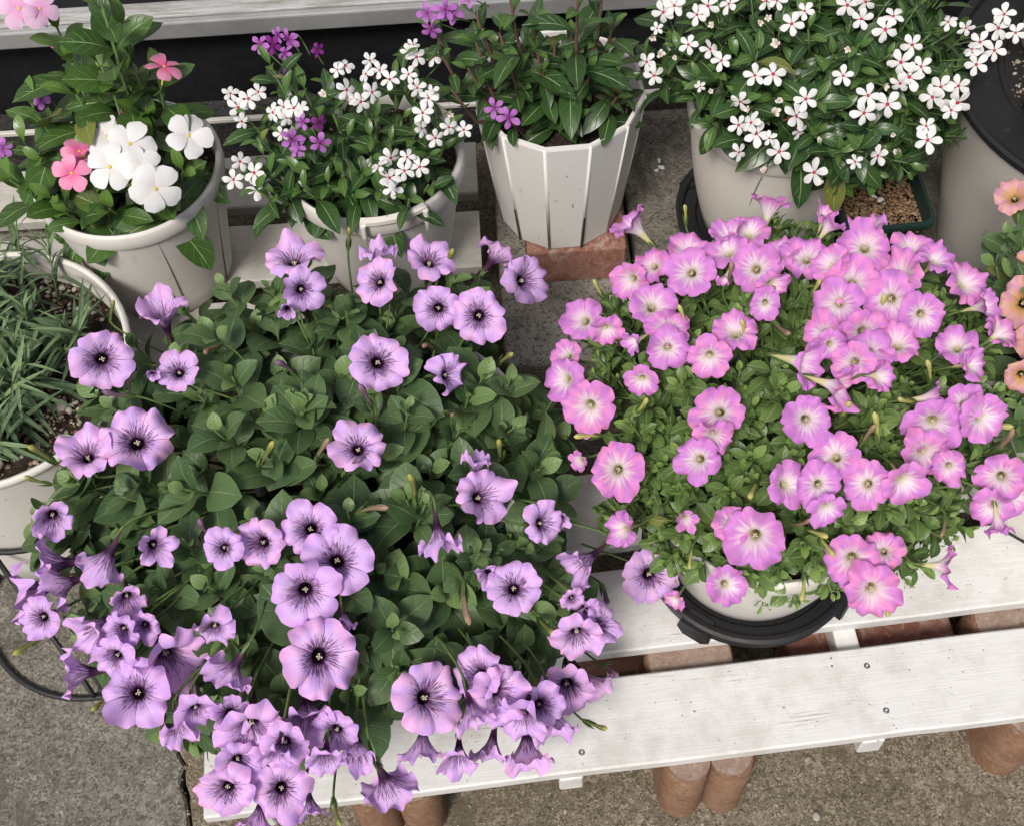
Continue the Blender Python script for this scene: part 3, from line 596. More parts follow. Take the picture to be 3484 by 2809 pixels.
BUDS_PINK=[(0.221,1.008,0.456,-0.02,0.40,0.92,'g'),(0.106,0.905,0.453,-0.51,0.28,0.81,'g'),(0.145,0.837,0.508,-0.45,0.24,0.86,'g'),(0.244,0.770,0.545,-0.07,0.28,0.96,'g'),
(0.351,0.651,0.518,0.22,0.25,0.94,'w'),(0.364,0.660,0.520,-0.09,0.45,0.89,'g'),(0.186,0.804,0.530,-0.29,0.31,0.90,'g'),(0.268,0.815,0.548,0.45,-0.01,0.89,'w'),
(0.327,0.815,0.549,0.34,0.09,0.94,'g'),(0.391,0.790,0.542,0.22,0.21,0.95,'g'),(0.243,0.842,0.541,0.38,0.07,0.92,'w'),(0.168,0.900,0.501,-0.46,0.23,0.86,'g'),
(0.283,0.758,0.548,0.35,-0.90,0.28,'w'),(0.308,0.563,0.448,0.25,-0.87,0.42,'g'),(0.284,0.579,0.467,0.47,-0.51,0.72,'w'),(0.437,0.584,0.431,-0.14,-0.99,-0.02,'w'),
(0.396,0.553,0.317,-0.26,-0.92,0.31,'g'),(0.298,0.573,0.461,0.35,-0.61,0.71,'g'),(0.174,0.577,0.407,-0.30,-0.95,-0.00,'g'),(0.138,0.715,0.497,0.38,-0.10,0.92,'g'),
(0.077,0.716,0.442,-0.86,-0.22,0.47,'g'),(0.506,0.681,0.465,0.80,-0.36,0.48,'g'),(0.520,0.672,0.445,0.58,0.05,0.81,'w'),(0.429,0.719,0.524,-0.19,0.19,0.96,'g'),
(0.288,0.540,0.399,-0.18,-0.98,0.02,'g'),(0.234,0.612,0.487,-0.43,-0.68,0.60,'g'),(0.394,0.682,0.523,-0.79,-0.29,0.55,'g'),(0.334,0.676,0.530,0.09,-0.00,1.00,'g')]
# shoot tips: x, y, z, leaf length, pairs of leaves
TIPS_LEFT=[(-0.441,1.221,0.660,0.085,6),(-0.474,1.228,0.540,0.085,4),(-0.523,1.266,0.570,0.075,4),(-0.411,1.231,0.520,0.07,3),(-0.597,1.199,0.450,0.075,3),(-0.460,1.136,0.430,0.085,3),(-0.565,1.136,0.410,0.08,3),(-0.395,1.151,0.430,0.075,3),(-0.578,1.225,0.480,0.085,3),(-0.444,1.217,0.460,0.085,3),(-0.620,1.164,0.420,0.075,3),(-0.421,1.114,0.420,0.085,3),(-0.518,1.177,0.440,0.08,3),(-0.517,1.224,0.500,0.085,3),(-0.441,1.258,0.570,0.08,3),(-0.548,1.119,0.400,0.08,3),(-0.494,1.122,0.400,0.08,3),(-0.393,1.210,0.420,0.07,3),(-0.577,1.183,0.430,0.08,3),(-0.469,1.220,0.500,0.085,3),(-0.512,1.239,0.540,0.08,3),(-0.433,1.204,0.430,0.08,3),(-0.512,1.147,0.410,0.08,3),(-0.448,1.238,0.520,0.08,3)]
TIPS_MID=[(-0.267,1.219,0.530,0.05,4),(-0.231,1.206,0.500,0.055,4),(-0.308,1.195,0.470,0.045,3),(-0.261,1.167,0.460,0.055,3),(-0.162,1.211,0.490,0.05,4),(-0.120,1.224,0.490,0.05,4),(-0.204,1.149,0.440,0.06,3),(-0.291,1.157,0.440,0.055,3),(-0.127,1.136,0.430,0.055,3),(-0.087,1.193,0.460,0.05,3),(-0.061,1.180,0.450,0.045,3),(-0.212,1.120,0.420,0.06,3),(-0.156,1.145,0.440,0.06,3),(-0.302,1.120,0.420,0.055,3),(-0.105,1.232,0.520,0.045,3),(-0.114,1.187,0.460,0.05,3),(-0.185,1.170,0.450,0.06,3),(-0.242,1.115,0.420,0.06,3),(-0.111,1.088,0.420,0.045,3),(-0.146,1.107,0.420,0.055,3),(-0.183,1.111,0.410,0.06,3),(-0.253,1.147,0.430,0.06,3),(-0.085,1.148,0.430,0.045,3),(-0.255,1.200,0.500,0.055,3),(-0.223,1.179,0.470,0.055,3),(-0.146,1.180,0.470,0.05,3),(-0.285,1.143,0.420,0.06,3),(-0.090,1.221,0.490,0.045,3),(-0.200,1.193,0.470,0.06,3),(-0.170,1.133,0.420,0.06,3),(-0.228,1.168,0.440,0.06,3),(-0.132,1.167,0.440,0.06,3),(-0.258,1.188,0.480,0.055,3),(-0.293,1.172,0.450,0.055,3),(-0.194,1.135,0.420,0.065,3),(-0.243,1.139,0.420,0.06,3),(-0.102,1.173,0.440,0.05,3),(-0.087,1.119,0.410,0.045,3),(-0.155,1.168,0.450,0.06,3),(-0.280,1.119,0.410,0.06,3),(-0.204,1.223,0.490,0.05,3),(-0.247,1.214,0.510,0.05,3),(-0.067,1.165,0.420,0.045,2),(-0.129,1.106,0.410,0.05,3)]
TIPS_OCT=[(0.028,1.200,0.630,0.06,5),(0.014,1.218,0.560,0.06,5),(-0.068,1.233,0.565,0.05,3),(-0.027,1.226,0.500,0.055,4),(0.106,1.189,0.640,0.06,5),(0.101,1.218,0.560,0.06,5),(0.154,1.233,0.550,0.055,4),(0.015,1.210,0.435,0.05,3),(0.065,1.213,0.500,0.055,4),(0.125,1.218,0.490,0.055,4),(0.110,1.208,0.420,0.055,2),(0.160,1.221,0.440,0.055,3),(0.055,1.228,0.570,0.055,4),(-0.049,1.211,0.480,0.055,3),(0.160,1.221,0.500,0.05,3),(0.089,1.217,0.450,0.05,3),(-0.007,1.224,0.480,0.055,3),(0.137,1.218,0.600,0.055,4),(-0.013,1.231,0.580,0.05,4),(0.041,1.224,0.460,0.05,3),(0.130,1.224,0.530,0.055,4),(0.081,1.225,0.530,0.055,4),(-0.057,1.217,0.530,0.05,3),(0.060,1.225,0.520,0.055,3),(0.024,1.212,0.520,0.055,4),(0.144,1.240,0.500,0.055,4),(0.078,1.236,0.470,0.055,3),(0.175,1.229,0.460,0.045,3),(-0.015,1.227,0.540,0.05,3),(0.108,1.232,0.510,0.055,4)]
TIPS_PEACH=[(0.584,0.934,0.460,0.055,3),(0.569,0.909,0.440,0.06,3),(0.591,0.911,0.470,0.055,3),(0.583,0.879,0.450,0.055,3),(0.568,0.862,0.430,0.06,3),(0.591,0.834,0.420,0.06,3),(0.584,0.843,0.470,0.055,3),(0.586,0.855,0.400,0.05,2),(0.560,0.739,0.410,0.05,3),(0.558,0.708,0.400,0.05,3),(0.586,0.775,0.420,0.06,3),(0.581,0.953,0.420,0.05,3),(0.615,0.937,0.470,0.05,3),(0.565,0.689,0.360,0.05,3),(0.594,0.952,0.480,0.035,2)]

# ------------------------------------------------------------------ setting: ground and wall
def structure(o):
    o['kind'] = 'structure'
    return o


g = MB().add([(-60, -60, -.03), (60, -60, -.03), (60, 60, -.03), (-60, 60, -.03)], [(0, 1, 2, 3)]).build('ground', m_earth)
structure(g)


def slab(name, outline, z0, z1, mat):
    n = len(outline); mb = MB()
    ins = []
    for i in range(n):
        p, q, r = Vector(outline[i - 1]), Vector(outline[i]), Vector(outline[(i + 1) % n])
        d = ((q - p).normalized() + (r - q).normalized()); d = Vector((-d.y, d.x)); d = d.normalized() if d.length > 1e-6 else d
        ins.append(q + d * .003)
    v = [(x, y, z0) for x, y in outline] + [(x, y, z1 - .004) for x, y in outline] + [(p.x, p.y, z1) for p in ins]
    f = []
    for k in range(2):
        for i in range(n):
            j = (i + 1) % n; f.append((k * n + i, k * n + j, k * n + n + j, k * n + n + i))
    f.append(tuple(range(2 * n, 3 * n)))
    mb.add(v, f)
    return structure(mb.build(name, mat, smooth=False))


rc = random.Random(3)
crack = [(-.432, .02), (-.436, .45), (-.44, .48), (-.447, .505), (-.449, .53), (-.461, .555), (-.463, .58), (-.476, .605), (-.481, .63), (-.487, .66), (-.49, .70), (-.50, .75), (-.505, .82), (-.51, .95), (-.512, 1.2), (-.515, 1.598)]
pts = []
for (ax, ay), (bx, by) in zip(crack[:-1], crack[1:]):
    m = max(1, int(abs(by - ay) / .012)) if .4 < ay < .8 else 1
    for k in range(m):
        pts.append((ax + (bx - ax) * k / m + rc.uniform(-.0022, .0022), ay + (by - ay) * k / m))
pts.append(crack[-1])
left_edge = [(x - .0006 - .004 * abs(math.sin(y * 41) * math.sin(y * 17 + 2)) * (y > .3) * (y < .9), y) for x, y in pts]
right_edge = [(x + .0006 + .003 * abs(math.sin(y * 57 + 1) * math.sin(y * 23)) * (y > .3) * (y < .9), y) for x, y in pts]
slab('pavement', [(-8, .02)] + left_edge + [(-8, 1.598)], -.03, 0.0, m_slab)
slab('yard', right_edge[::-1] + [(8, .02), (8, 1.598)][0:] if False else [right_edge[0], (8, .02), (8, 1.598)] + right_edge[:0:-1], -.03, 0.0, m_yard)
near = slab('forecourt', [(-8, -6), (8, -6), (8, .017), (-8, .017)], -.03, 0.0, m_yard)


def pebbles(name, count, area, zf, sizes, mat, seed, parent=None, label=None):
    r = random.Random(seed); base = []
    for i in range(5):
        for_a = [(math.cos(2 * PI * k / 5 + .3 * i), math.sin(2 * PI * k / 5 + .3 * i)) for k in range(5)]
        vv = [(0, 0, .75)] + [(x * r.uniform(.7, 1), y * r.uniform(.7, 1), .35 + r.uniform(-.15, .2)) for x, y in for_a] + [(x * r.uniform(.7, 1), y * r.uniform(.7, 1), -.25) for x, y in for_a]
        base.append(np.array(vv))
    fs = np.array([(0, 1 + k, 1 + (k + 1) % 5) for k in range(5)] + [(1 + k, 6 + k, 6 + (k + 1) % 5) for k in range(5)] + [(1 + k, 6 + (k + 1) % 5, 1 + (k + 1) % 5) for k in range(5)])
    V, Fc, T, nn = [], [], [], 0
    for _ in range(count):
        p = area(r)
        if p is None: continue
        s = r.uniform(*sizes) * (1 if r.random() < .85 else 1.6); a = r.uniform(0, 6.3); b = r.choice(base)
        c_, s_ = math.cos(a), math.sin(a); st = r.uniform(.65, 1)
        q = np.stack([(b[:, 0] * c_ - b[:, 1] * s_ * st) * s + p[0], (b[:, 0] * s_ + b[:, 1] * c_ * st) * s + p[1], b[:, 2] * s * r.uniform(.6, 1) + zf(p)], 1)
        V.append(q); Fc.append(fs + nn); T.append(np.full(11, r.random())); nn += 11
    o = ob(name, mesh(name, np.concatenate(V), np.concatenate(Fc), mat, tint=np.concatenate(T), smooth=False), parent)
    o['kind'] = 'stuff'
    return o


def yard_area(r):
    return (r.uniform(-.43, .95), .34 + r.random() ** 1.3 * .35)


gr = pebbles('loose_grit', 2600, yard_area, lambda p: .0, (.0007, .0021), m_pebble, 5)
thing(gr, 'loose sandy grit scattered on the concrete in front of the bench', 'grit')
gr3 = pebbles('slab_grit', 2200, lambda r: (r.uniform(-.95, -.44), r.uniform(.36, .95)), lambda p: -.0006, (.0006, .0019), m_pebble, 15)
thing(gr3, 'fine aggregate standing proud of the worn pavement under the wire stand', 'grit')
gr4 = pebbles('small_stones', 60, lambda r: (r.uniform(-.40, .9), .36 + r.random() ** 1.2 * .3), lambda p: .0, (.0018, .0038), m_pebble, 25)
thing(gr4, 'small loose stones lying about the bench feet', 'stones')
gr2 = pebbles('pavement_grit', 160, lambda r: (-.43 + r.gauss(0, .018), r.uniform(.36, .66)), lambda p: -.002, (.0008, .0026), m_pebble, 8)
thing(gr2, 'crumbled grit and earth lying along the crack in the pavement', 'grit')


def stone(name, loc, s, mat_t, label, seed, parent=None, flat=.6):
    r = random.Random(seed); n = 9; prof = []
    v, f = [], []
    rows = [(.55, -.5), (.95, -.15), (1, .15), (.75, .42), (.35, .55)]
    for k, (rr, z) in enumerate(rows):
        for i in range(n):
            a = 2 * PI * i / n; w = rr * (1 + .14 * math.sin(2 * a + seed) + r.uniform(-.07, .07)); v.append((w * s * math.cos(a), w * s * .75 * math.sin(a), (z + .4) * s * flat * 1.2))
    for k in range(4):
        for i in range(n):
            j = (i + 1) % n; f.append((k * n + i, k * n + j, k * n + n + j, k * n + n + i))
    f += [tuple(range(n - 1, -1, -1)), tuple(4 * n + i for i in range(n))]
    o = ob(name, mesh(name, v, f, m_pebble, tint=mat_t), parent, loc=loc, rot=(0, 0, r.uniform(0, 6)))
    if label: thing(o, label, 'stone')
    return o


stone('pebble', (.343, .413, 0), .0065, .95, 'pale pebble on the open concrete in front of the bench', 4)
stone('pebble', (.345, .485, 0), .0045, .75, 'small tan pebble on the concrete just below the front bench plank', 9)

# house wall above the bench: black base, aluminium door sill with rails, door panel
wall = empty('house_wall', (0, 1.6, 0), 'black house wall base behind the pots below a metal door sill', 'wall')
MB().box(-6, 6, .045, .30, -.03, .30).build('black_base_panel', m_wallblack, wall, smooth=False)
MB().box(-6, 6, -.012, .044, -.03, .085, .003).build('foundation_ledge', m_dark, wall, smooth=False)
MB().box(-6, 6, -.0145, -.006, .086, .094, .0015).build('ledge_strip', m_pot2, wall, smooth=False)
sill = MB().box(-6, 6, 0, .30, .256, .288, .003).build('door_sill', m_alu, wall, smooth=False)
for y0, y1, z0, z1 in ((.012, .05, .2885, .293), (.058, .064, .2885, .303), (.075, .115, .2885, .2925), (.125, .131, .2885, .303), (.14, .19, .2885, .294), (.2, .206, .2885, .303)):
    MB().box(-6, 6, y0, y1, z0, z1, .0012).build('sliding_rail', m_rail, sill, smooth=False)
MB().box(-6, 6, .215, .30, .289, 2.6).build('door_panel', m_door, wall, smooth=False)

# ------------------------------------------------------------------ benches and what carries them
BZ = .16


def plank(x0, x1, y0, y1, mat, parent, seed):
    """a slat with slightly uneven edges"""
    r = random.Random(seed); n = 26; th = .018; b = .0025; v, f = [], []
    sec = [(0, 0), (0, th - b), (b, th), (1, th), (2, th - b), (2, 0)]
    for i in range(n + 1):
        x = x0 + (x1 - x0) * i / n; e0, e1, dz = r.uniform(-.0007, .0007), r.uniform(-.0007, .0007), r.uniform(-.0004, .0004)
        ys = [y0 + e0, y0 + e0, y0 + e0 + b, y1 + e1 - b, y1 + e1, y1 + e1]
        for yy, (_, z) in zip(ys, sec): v.append((x, yy, BZ - th + z + (dz if z > 0 else 0)))
    for i in range(n):
        for k in range(6):
            k2 = (k + 1) % 6; f.append((i * 6 + k, i * 6 + 6 + k, i * 6 + 6 + k2, i * 6 + k2))
    f += [tuple(range(0, 6)), tuple(n * 6 + k for k in range(5, -1, -1))]
    return MB().add(v, f).build('slat', mat, parent, smooth=False)


def screw(parent, x, y):
    return MB().lathe([(.0036, BZ - .004), (.0038, BZ + .0004), (.0030, BZ + .0010), (.0014, BZ + .0003), (.0008, BZ - .0006)], 14, x, y).build('screw', m_screw, parent)


ANG = math.radians(3.4)
fb = empty('slatted_bench', (-.378, .414, 0), 'bright white slatted bench standing on terracotta scalloped blocks', 'bench', rz=ANG)
for i, (a, b) in enumerate(((0, .108), (.138, .247), (.277, .386))):
    plank(0, 1.75, a, b, m_white, fb, 20 + i)
for x in (.06, .42, .775, 1.2, 1.66):
    MB().box(x - .014, x + .014, -.002, .384, BZ - .018 - .038, BZ - .0185, .002).build('cross_batten', m_white, fb, smooth=False)
for x, y in ((.793, .027), (.785, .083), (.435, .022), (.435, .083), (1.21, .025), (1.21, .085), (.79, .16), (.79, .222)):
    screw(fb, x, y)
db = pebbles('bench_debris', 150, lambda r: (r.uniform(.1, 1.2), r.choice((r.uniform(.004, .104), r.uniform(.142, .243)))), lambda p: BZ - .0002, (.0004, .0013), m_gravel, 23, fb)
rb = empty('weathered_slatted_bench', (-.03, 1.045, 0), 'greyed weathered slatted bench under the two round vinca pots', 'bench')
for i, (a, b) in enumerate(((0, .107), (.141, .249), (.284, .391))):
    plank(-1.6, 0, a, b, m_old, rb, 40 + i)
for x in (-.11, -.52, -.95, -1.45):
    MB().box(x - .014, x + .014, .008, .388, BZ - .044, BZ - .0185, .002).build('cross_batten', m_old, rb, smooth=False)


def scallop(x, y, rz, label, w=.098, d=.19, h=BZ - .0215, group=None):
    """terracotta edging block: two round ribs at the front and two at the back"""
    out = []
    r = w / 4 * 1.06
    for cxx, s0, s1, cy in ((w / 4, 0, 1, 0), (-w / 4, 0, 1, 0)):
        pass
    for k in range(9): a = -PI + PI * k / 8; out.append((-w / 4 + r * .98 * math.cos(a), r + r * math.sin(a)))
    for k in range(1, 9): a = -PI + PI * k / 8; out.append((w / 4 + r * .98 * math.cos(a), r + r * math.sin(a)))
    for k in range(9): a = PI * k / 8; out.append((w / 4 + r * .98 * math.cos(a), d - r + r * math.sin(a)))
    for k in range(1, 9): a = PI * k / 8; out.append((-w / 4 + r * .98 * math.cos(a), d - r + r * math.sin(a)))
    n = len(out); v = [(px, py, 0) for px, py in out] + [(px, py, h - .004) for px, py in out] + [(px * .96, d / 2 + (py - d / 2) * .975, h) for px, py in out]
    f = [(k * n + i, k * n + (i + 1) % n, k * n + n + (i + 1) % n, k * n + n + i) for k in range(2) for i in range(n)] + [tuple(2 * n + i for i in range(n))]
    o = MB().add(v, f).build('terracotta_block', m_terra, None, angle=40, loc=(x, y, 0), rot=(0, 0, rz))
    m2 = MB(); m2.add([(px * .93, d / 2 + (py - d / 2) * .955, h + z) for z in (.0002, .0026) for px, py in out], [(i, (i + 1) % n, n + (i + 1) % n, n + i) for i in range(n)] + [tuple(n + i for i in range(n))])
    m2.build('pale_top', m_paleclay, o, smooth=False)  # thin paler cap sets the top apart from the block sides
    return thing(o, label, 'terracotta block', 'terracotta blocks carrying the white bench')


scallop(-.165, .418, ANG, 'terracotta scalloped block under the bench below the trailing lilac petunia', w=.105)
scallop(.205, .424, ANG, 'terracotta scalloped block under the bench in front of the black ring stand', w=.105)
scallop(.615, .450, ANG, 'terracotta scalloped block under the bench below the peach petunia pot', w=.12)
scallop(1.0, .47, ANG, 'terracotta scalloped block at the far right end of the white bench', w=.12)
for (x, y), lb in zip(((-.3, .62), (.06, .66), (.43, .58), (.8, .7)), ('under the lilac petunia pot', 'between the two petunia pots', 'beside the pale bench batten', 'under the peach petunia pot')):
    o = MB().box(-.105, .105, -.05, .05, 0, BZ - .057, .004).build('clay_brick', m_brick, None, smooth=False, loc=(x, y, 0), rot=(0, 0, ANG + .02))
    thing(o, 'dark red clay brick carrying the white bench ' + lb, 'brick')
for x, y, lb in ((-.2, 1.10, 'behind the lilac petunia'), (-.62, 1.12, 'beside the dianthus pot'), (-.2, 1.36, 'below the mixed vinca pot'), (-.7, 1.36, 'below the tall pink vinca'), (-1.3, 1.25, 'past the dianthus pot')):
    o = MB().box(-.10, .10, -.05, .05, 0, BZ - .045, .006).build('concrete_brick', m_block, None, smooth=False, loc=(x, y, 0), rot=(0, 0, .05))
    thing(o, 'grey concrete brick under the weathered bench ' + lb, 'brick')

# concrete blocks, brick and tread-patterned paver on the right
o = MB().box(-.006, .195, 1.05, 1.545, 0, .098, .007).build('concrete_block', m_block, None, smooth=False)
thing(o, 'pitted grey concrete block under the red brick and the faceted pot', 'block')
o = MB().box(.036, .182, 1.195, 1.395, .0985, .169, .003).build('clay_brick', m_brick, None, smooth=False)
thing(o, 'red clay brick lying on the pitted block below the faceted pot', 'brick')
paver = empty('tread_paver', (.62, 1.30, 0), 'grey paver with raised tread pattern beside the faceted pot', 'paver')
MB().box(-.42, .8, -.35, .245, 0, .096, .006).build('paver_slab', m_tread, paver, smooth=False)
tb = MB().box(-.017, .017, -.0028, .0028, .0955, .0985, .0012)
tb_me = mesh('tread_bar', tb.v, tb.f, m_tread, smooth=False)
for i in range(-12, 18):
    for j in range(-10, 8):
        x, y = i * .036 + (j % 2) * .018, j * .036
        if -.40 < x < -.12 and -.12 < y < .23:
            ob('tread_bar', tb_me, paver, loc=(x, y, 0), rot=(0, 0, math.radians(45 if (i + j) % 2 else -45)))


# ------------------------------------------------------------------ pots
def pot(name, loc, rt, rb_, h, mat, label, soil_drop=.03, lip=.006, lip_h=.026, n=56, soil=m_soil, soil_name='soil', bulge=0.0):
    p = empty(name, loc, label, 'flower pot')
    w = rt - lip
    prof = [(rb_ - .006, 0), (rb_, .005)]
    for k in range(1, 7):
        q = k / 7; prof.append((rb_ + (w - rb_) * q + bulge * math.sin(PI * q), .005 + (h - lip_h - .005) * q))
    prof += [(w, h - lip_h), (rt - .0015, h - lip_h + .001), (rt, h - lip_h + .004), (rt, h - .004), (rt - .002, h - .001), (rt - .005, h), (rt - .009, h - .003), (w - .005, h - lip_h), (w - .009, h - soil_drop - .02), (w - .01, h - soil_drop - .03)]
    MB().lathe(prof, n).build('pot_wall', mat, p, angle=50)
    rs = w - .0065; v, f = [(0, 0, h - soil_drop + .004)], []
    r = random.Random(hash(name) % 97 if False else len(label))
    for k in range(1, 7):
        for i in range(24):
            a = 2 * PI * i / 24; v.append((rs * k / 6 * math.cos(a), rs * k / 6 * math.sin(a), h - soil_drop + r.uniform(-.003, .004)))
    f = [(0, 1 + i, 1 + (i + 1) % 24) for i in range(24)]
    for k in range(5):
        for i in range(24):
            j = (i + 1) % 24; f.append((1 + k * 24 + i, 1 + k * 24 + 24 + i, 1 + k * 24 + 24 + j, 1 + k * 24 + j))
    MB().add(v, f).build(soil_name, soil, p)
    return p


def seam(p, rb_, rt, h, a, bend, z0=.005, z1=None):
    pts = []
    z1 = z1 or h - .03
    for k in range(13):
        q = k / 12; z = z0 + (z1 - z0) * q; rr = rb_ + (rt - .006 - rb_) * (z / (h - .026)) - .0006
        aa = a + bend * (q ** 2); pts.append((rr * math.cos(aa), rr * math.sin(aa), z))
    MB().tube(pts, [.0018 - .0012 * k / 12 for k in range(13)], 5).build('panel_seam', m_seam, p)


P1 = pot('round_pot', (-.490, 1.22, BZ + .001), .127, .095, .215, m_pot2, 'stone coloured round pot holding the tall pink and white vinca')
seam(P1, .095, .127, .215, math.radians(-66), -.04); seam(P1, .095, .127, .215, math.radians(-20), .05)
P2 = pot('round_pot', (-.164, 1.217, BZ + .001), .124, .088, .215, m_pot2, 'stone coloured round pot with a white clip on its rim', lip_h=.03)
cl = MB()
arc = [math.radians(a) for a in range(-96, -55, 4)]
for k, a in enumerate(arc[:-1]):
    b = arc[k + 1]; v = []
    for aa in (a, b):
        for rr, z in ((.1205, .2145), (.1295, .2135), (.1295, .2195), (.1205, .2205)): v.append((rr * math.cos(aa), rr * math.sin(aa), z))
    cl.add(v, [(0, 1, 5, 4), (1, 2, 6, 5), (2, 3, 7, 6), (3, 0, 4, 7), (0, 3, 2, 1), (4, 5, 6, 7)])
for a in (arc[0] + .03, arc[-1] - .03):
    cl.tube([(.1315 * math.cos(a), .1315 * math.sin(a), .2165), (.1325 * math.cos(a), .1325 * math.sin(a), .196), (.130 * math.cos(a), .130 * math.sin(a), .176)], [.004, .0035, .0008], 6)
cl.build('rim_clip', m_pot, P2, smooth=False)

# twelve-sided slit pot
oc = empty('faceted_pot', (.091, 1.287, .1695), 'white twelve sided slit pot standing on the red brick', 'flower pot')
N12, OH, ORT, ORB = 12, .232, .117, .090
A0 = math.radians(-90 - 15 + 1.5)
MB().lathe([(ORB - .004, .001), (ORB, .003), (ORT, OH - .004), (ORT - .001, OH), (ORT - .006, OH), (ORT - .0085, OH - .03), (ORT - .012, OH - .06)], N12, a0=A0).build('pot_wall', m_potw, oc, smooth=False)
for i in range(N12):
    a = A0 + 2 * PI * i / N12; ca, sa = math.cos(a), math.sin(a); mb = MB()
    for off in (0.0,):
        tx, ty = -sa * off, ca * off
        mb.tube([((ORB - .001) * ca + tx, (ORB - .001) * sa + ty, .003), ((ORT - .0012) * ca + tx, (ORT - .0012) * sa + ty, OH - .0005)], .0026, 8)
    mb.build('corner_rib', m_potw, oc)
    if i % 2 == (1 if i else 1):
        z1 = .075; rr = ORB + (ORT - ORB) * z1 / OH
        v = []
        for r_, z in ((ORB + .0016, .002), (rr + .0016, z1)):
            for off in (-.0014, .0014): v.append((r_ * ca - sa * off, r_ * sa + ca * off, z))
        v += [(x - .004 * ca, y - .004 * sa, z) for x, y, z in v]
        MB().add(v, [(0, 1, 3, 2), (4, 6, 7, 5), (0, 2, 6, 4), (1, 5, 7, 3), (2, 3, 7, 6), (0, 4, 5, 1)]).build('drainage_slit', m_earth, oc, smooth=False)
MB().lathe([(.02, OH - .05), (ORT - .015, OH - .046), (ORT - .03, OH - .040), (.03, OH - .037), (0, OH - .036)], 24).build('soil', m_soil, oc)

P4 = pot('round_pot', (.398, 1.285, .118), .130, .090, .245, m_pot, 'ivory round pot in a black stand holding the white vinca', bulge=.006)
seam(P4, .096, .134, .245, math.radians(-120), .16); seam(P4, .096, .134, .245, math.radians(-62), .35)
P5 = pot('wide_pot', (-.667, .966, .012), .187, .166, .288, m_pot3, 'cream wide pot full of grey green dianthus', soil_drop=.045, lip=.004, lip_h=.012)
P6 = pot('wide_pot', (-.142, .78, BZ + .001), .165, .125, .18, m_potw, 'white wide pot buried under the trailing lilac petunia', soil_drop=.025)
P7 = pot('round_pot', (.283, .70, BZ + .016), (.132), .100, .17, m_pot3, 'cream speckled pot under the bushy pink petunia', bulge=.004, lip=.005)
P8 = pot('round_pot', (.705, .80, BZ + .012), .155, .142, .20, m_pot3, 'cream pot with black foot holding the peach petunia', lip=.004)
MB().lathe([(.13, -.012), (.137, -.010), (.137, -.0005), (.12, -.0003)], 40).build('black_foot', m_black, P8)
big = empty('large_planter', (.835, 1.205, .097), 'large beige planter topped by a black disc beside the square pot', 'planter')
MB().lathe([(.17, 0), (.178, .004), (.205, .15), (.226, .29), (.236, .318), (.238, .326), (.234, .329), (.222, .327), (.221, .30)], 72).build('planter_wall', m_pot, big, angle=50)
MB().lathe([(.10, .3295), (.240, .3296), (.2435, .3325), (.243, .340), (.238, .342), (.231, .339), (.228, .333), (.18, .3325), (.178, .335), (.172, .335), (.170, .332), (0, .332)], 72).build('black_disc', m_black, big, angle=40)
def disc_spill(r):
    x, y = -.14 + r.gauss(0, .035), -.05 + r.gauss(0, .05)
    return (x, y) if x * x + y * y < .168 ** 2 else None


gv = pebbles('spilled_soil', 380, disc_spill, lambda p: .3328, (.001, .0032), m_gravel, 12, big)


def ring_stand(loc, label, r1=.134, r0=.108, h=.032):
    p = empty('ring_stand', loc, label, 'pot stand', 'black ring pot stands')
    MB().lathe([(r1 - .016, .010), (r1 - .004, .010), (r1, h), (r1 - .004, h + .002), (r1 - .010, h), (r1 - .013, h - .008), (r0, h - .010), (r0 - .003, h - .016)], 60).build('ring', m_black, p, angle=40)
    for k in range(4):
        a = PI / 4 + k * PI / 2 + .12
        MB().add([(r * math.cos(a + d), r * math.sin(a + d), z) for r in (r1 - .018, r1 + .004) for d, z in ((-.16, .0102), (-.09, 0), (.09, 0), (.16, .0102), (.14, h - .004), (-.14, h - .004))],
                 [(0, 1, 2, 3, 4, 5), (11, 10, 9, 8, 7, 6)] + [(i, i + 6, (i + 1) % 6 + 6, (i + 1) % 6) for i in range(6)]).build('foot', m_black, p, smooth=False)
    for k in range(2):
        a = PI / 4 + k * PI / 2 + .12; c, s = math.cos(a), math.sin(a); w = .009
        z0 = .006 + k * .0005
        MB().add([(c * q - s * e, s * q + c * e, z) for z in (z0, z0 + .008) for q, e in ((-r0 - .006, -w), (r0 + .006, -w), (r0 + .006, w), (-r0 - .006, w))],
                 [(3, 2, 1, 0), (4, 5, 6, 7), (0, 1, 5, 4), (1, 2, 6, 5), (2, 3, 7, 6), (3, 0, 4, 7)]).build('cross_bar', m_black, p, smooth=False)
    return p


ring_stand((.283, .70, BZ + .0005), 'black ring stand under the pink petunia pot on the white bench')
ring_stand((.398, 1.285, .0985), 'black ring stand under the ivory vinca pot on the paver', .130, .10)

# square green pot with akadama
sq = empty('square_pot', (.548, 1.225, .097), 'dark green square pot filled with brown granules', 'flower pot', rz=.04)
MB().lathe([(.047, 0), (.049, .003), (.058, .105), (.064, .106), (.066, .109), (.066, .119), (.064, .122), (.060, .122), (.0585, .112), (.055, .09)], 64, sq=9).build('pot_wall', m_green, sq, angle=40)
MB().lathe([(.01, .09), (.0565, .094), (0, .096)], 32, sq=9).build('granule_bed', m_soil, sq)


def sq_area(r):
    return (r.uniform(-.0555, .0555), r.uniform(-.0555, .0555))


pebbles('brown_granules', 1500, sq_area, lambda p: .096, (.0014, .0031), m_akadama, 3, sq)

# gravel on the dianthus soil
def disc_area(R):
    def f(r):
        a, q = r.uniform(0, 6.283), math.sqrt(r.random()) * R
        return (q * math.cos(a), q * math.sin(a))
    return f


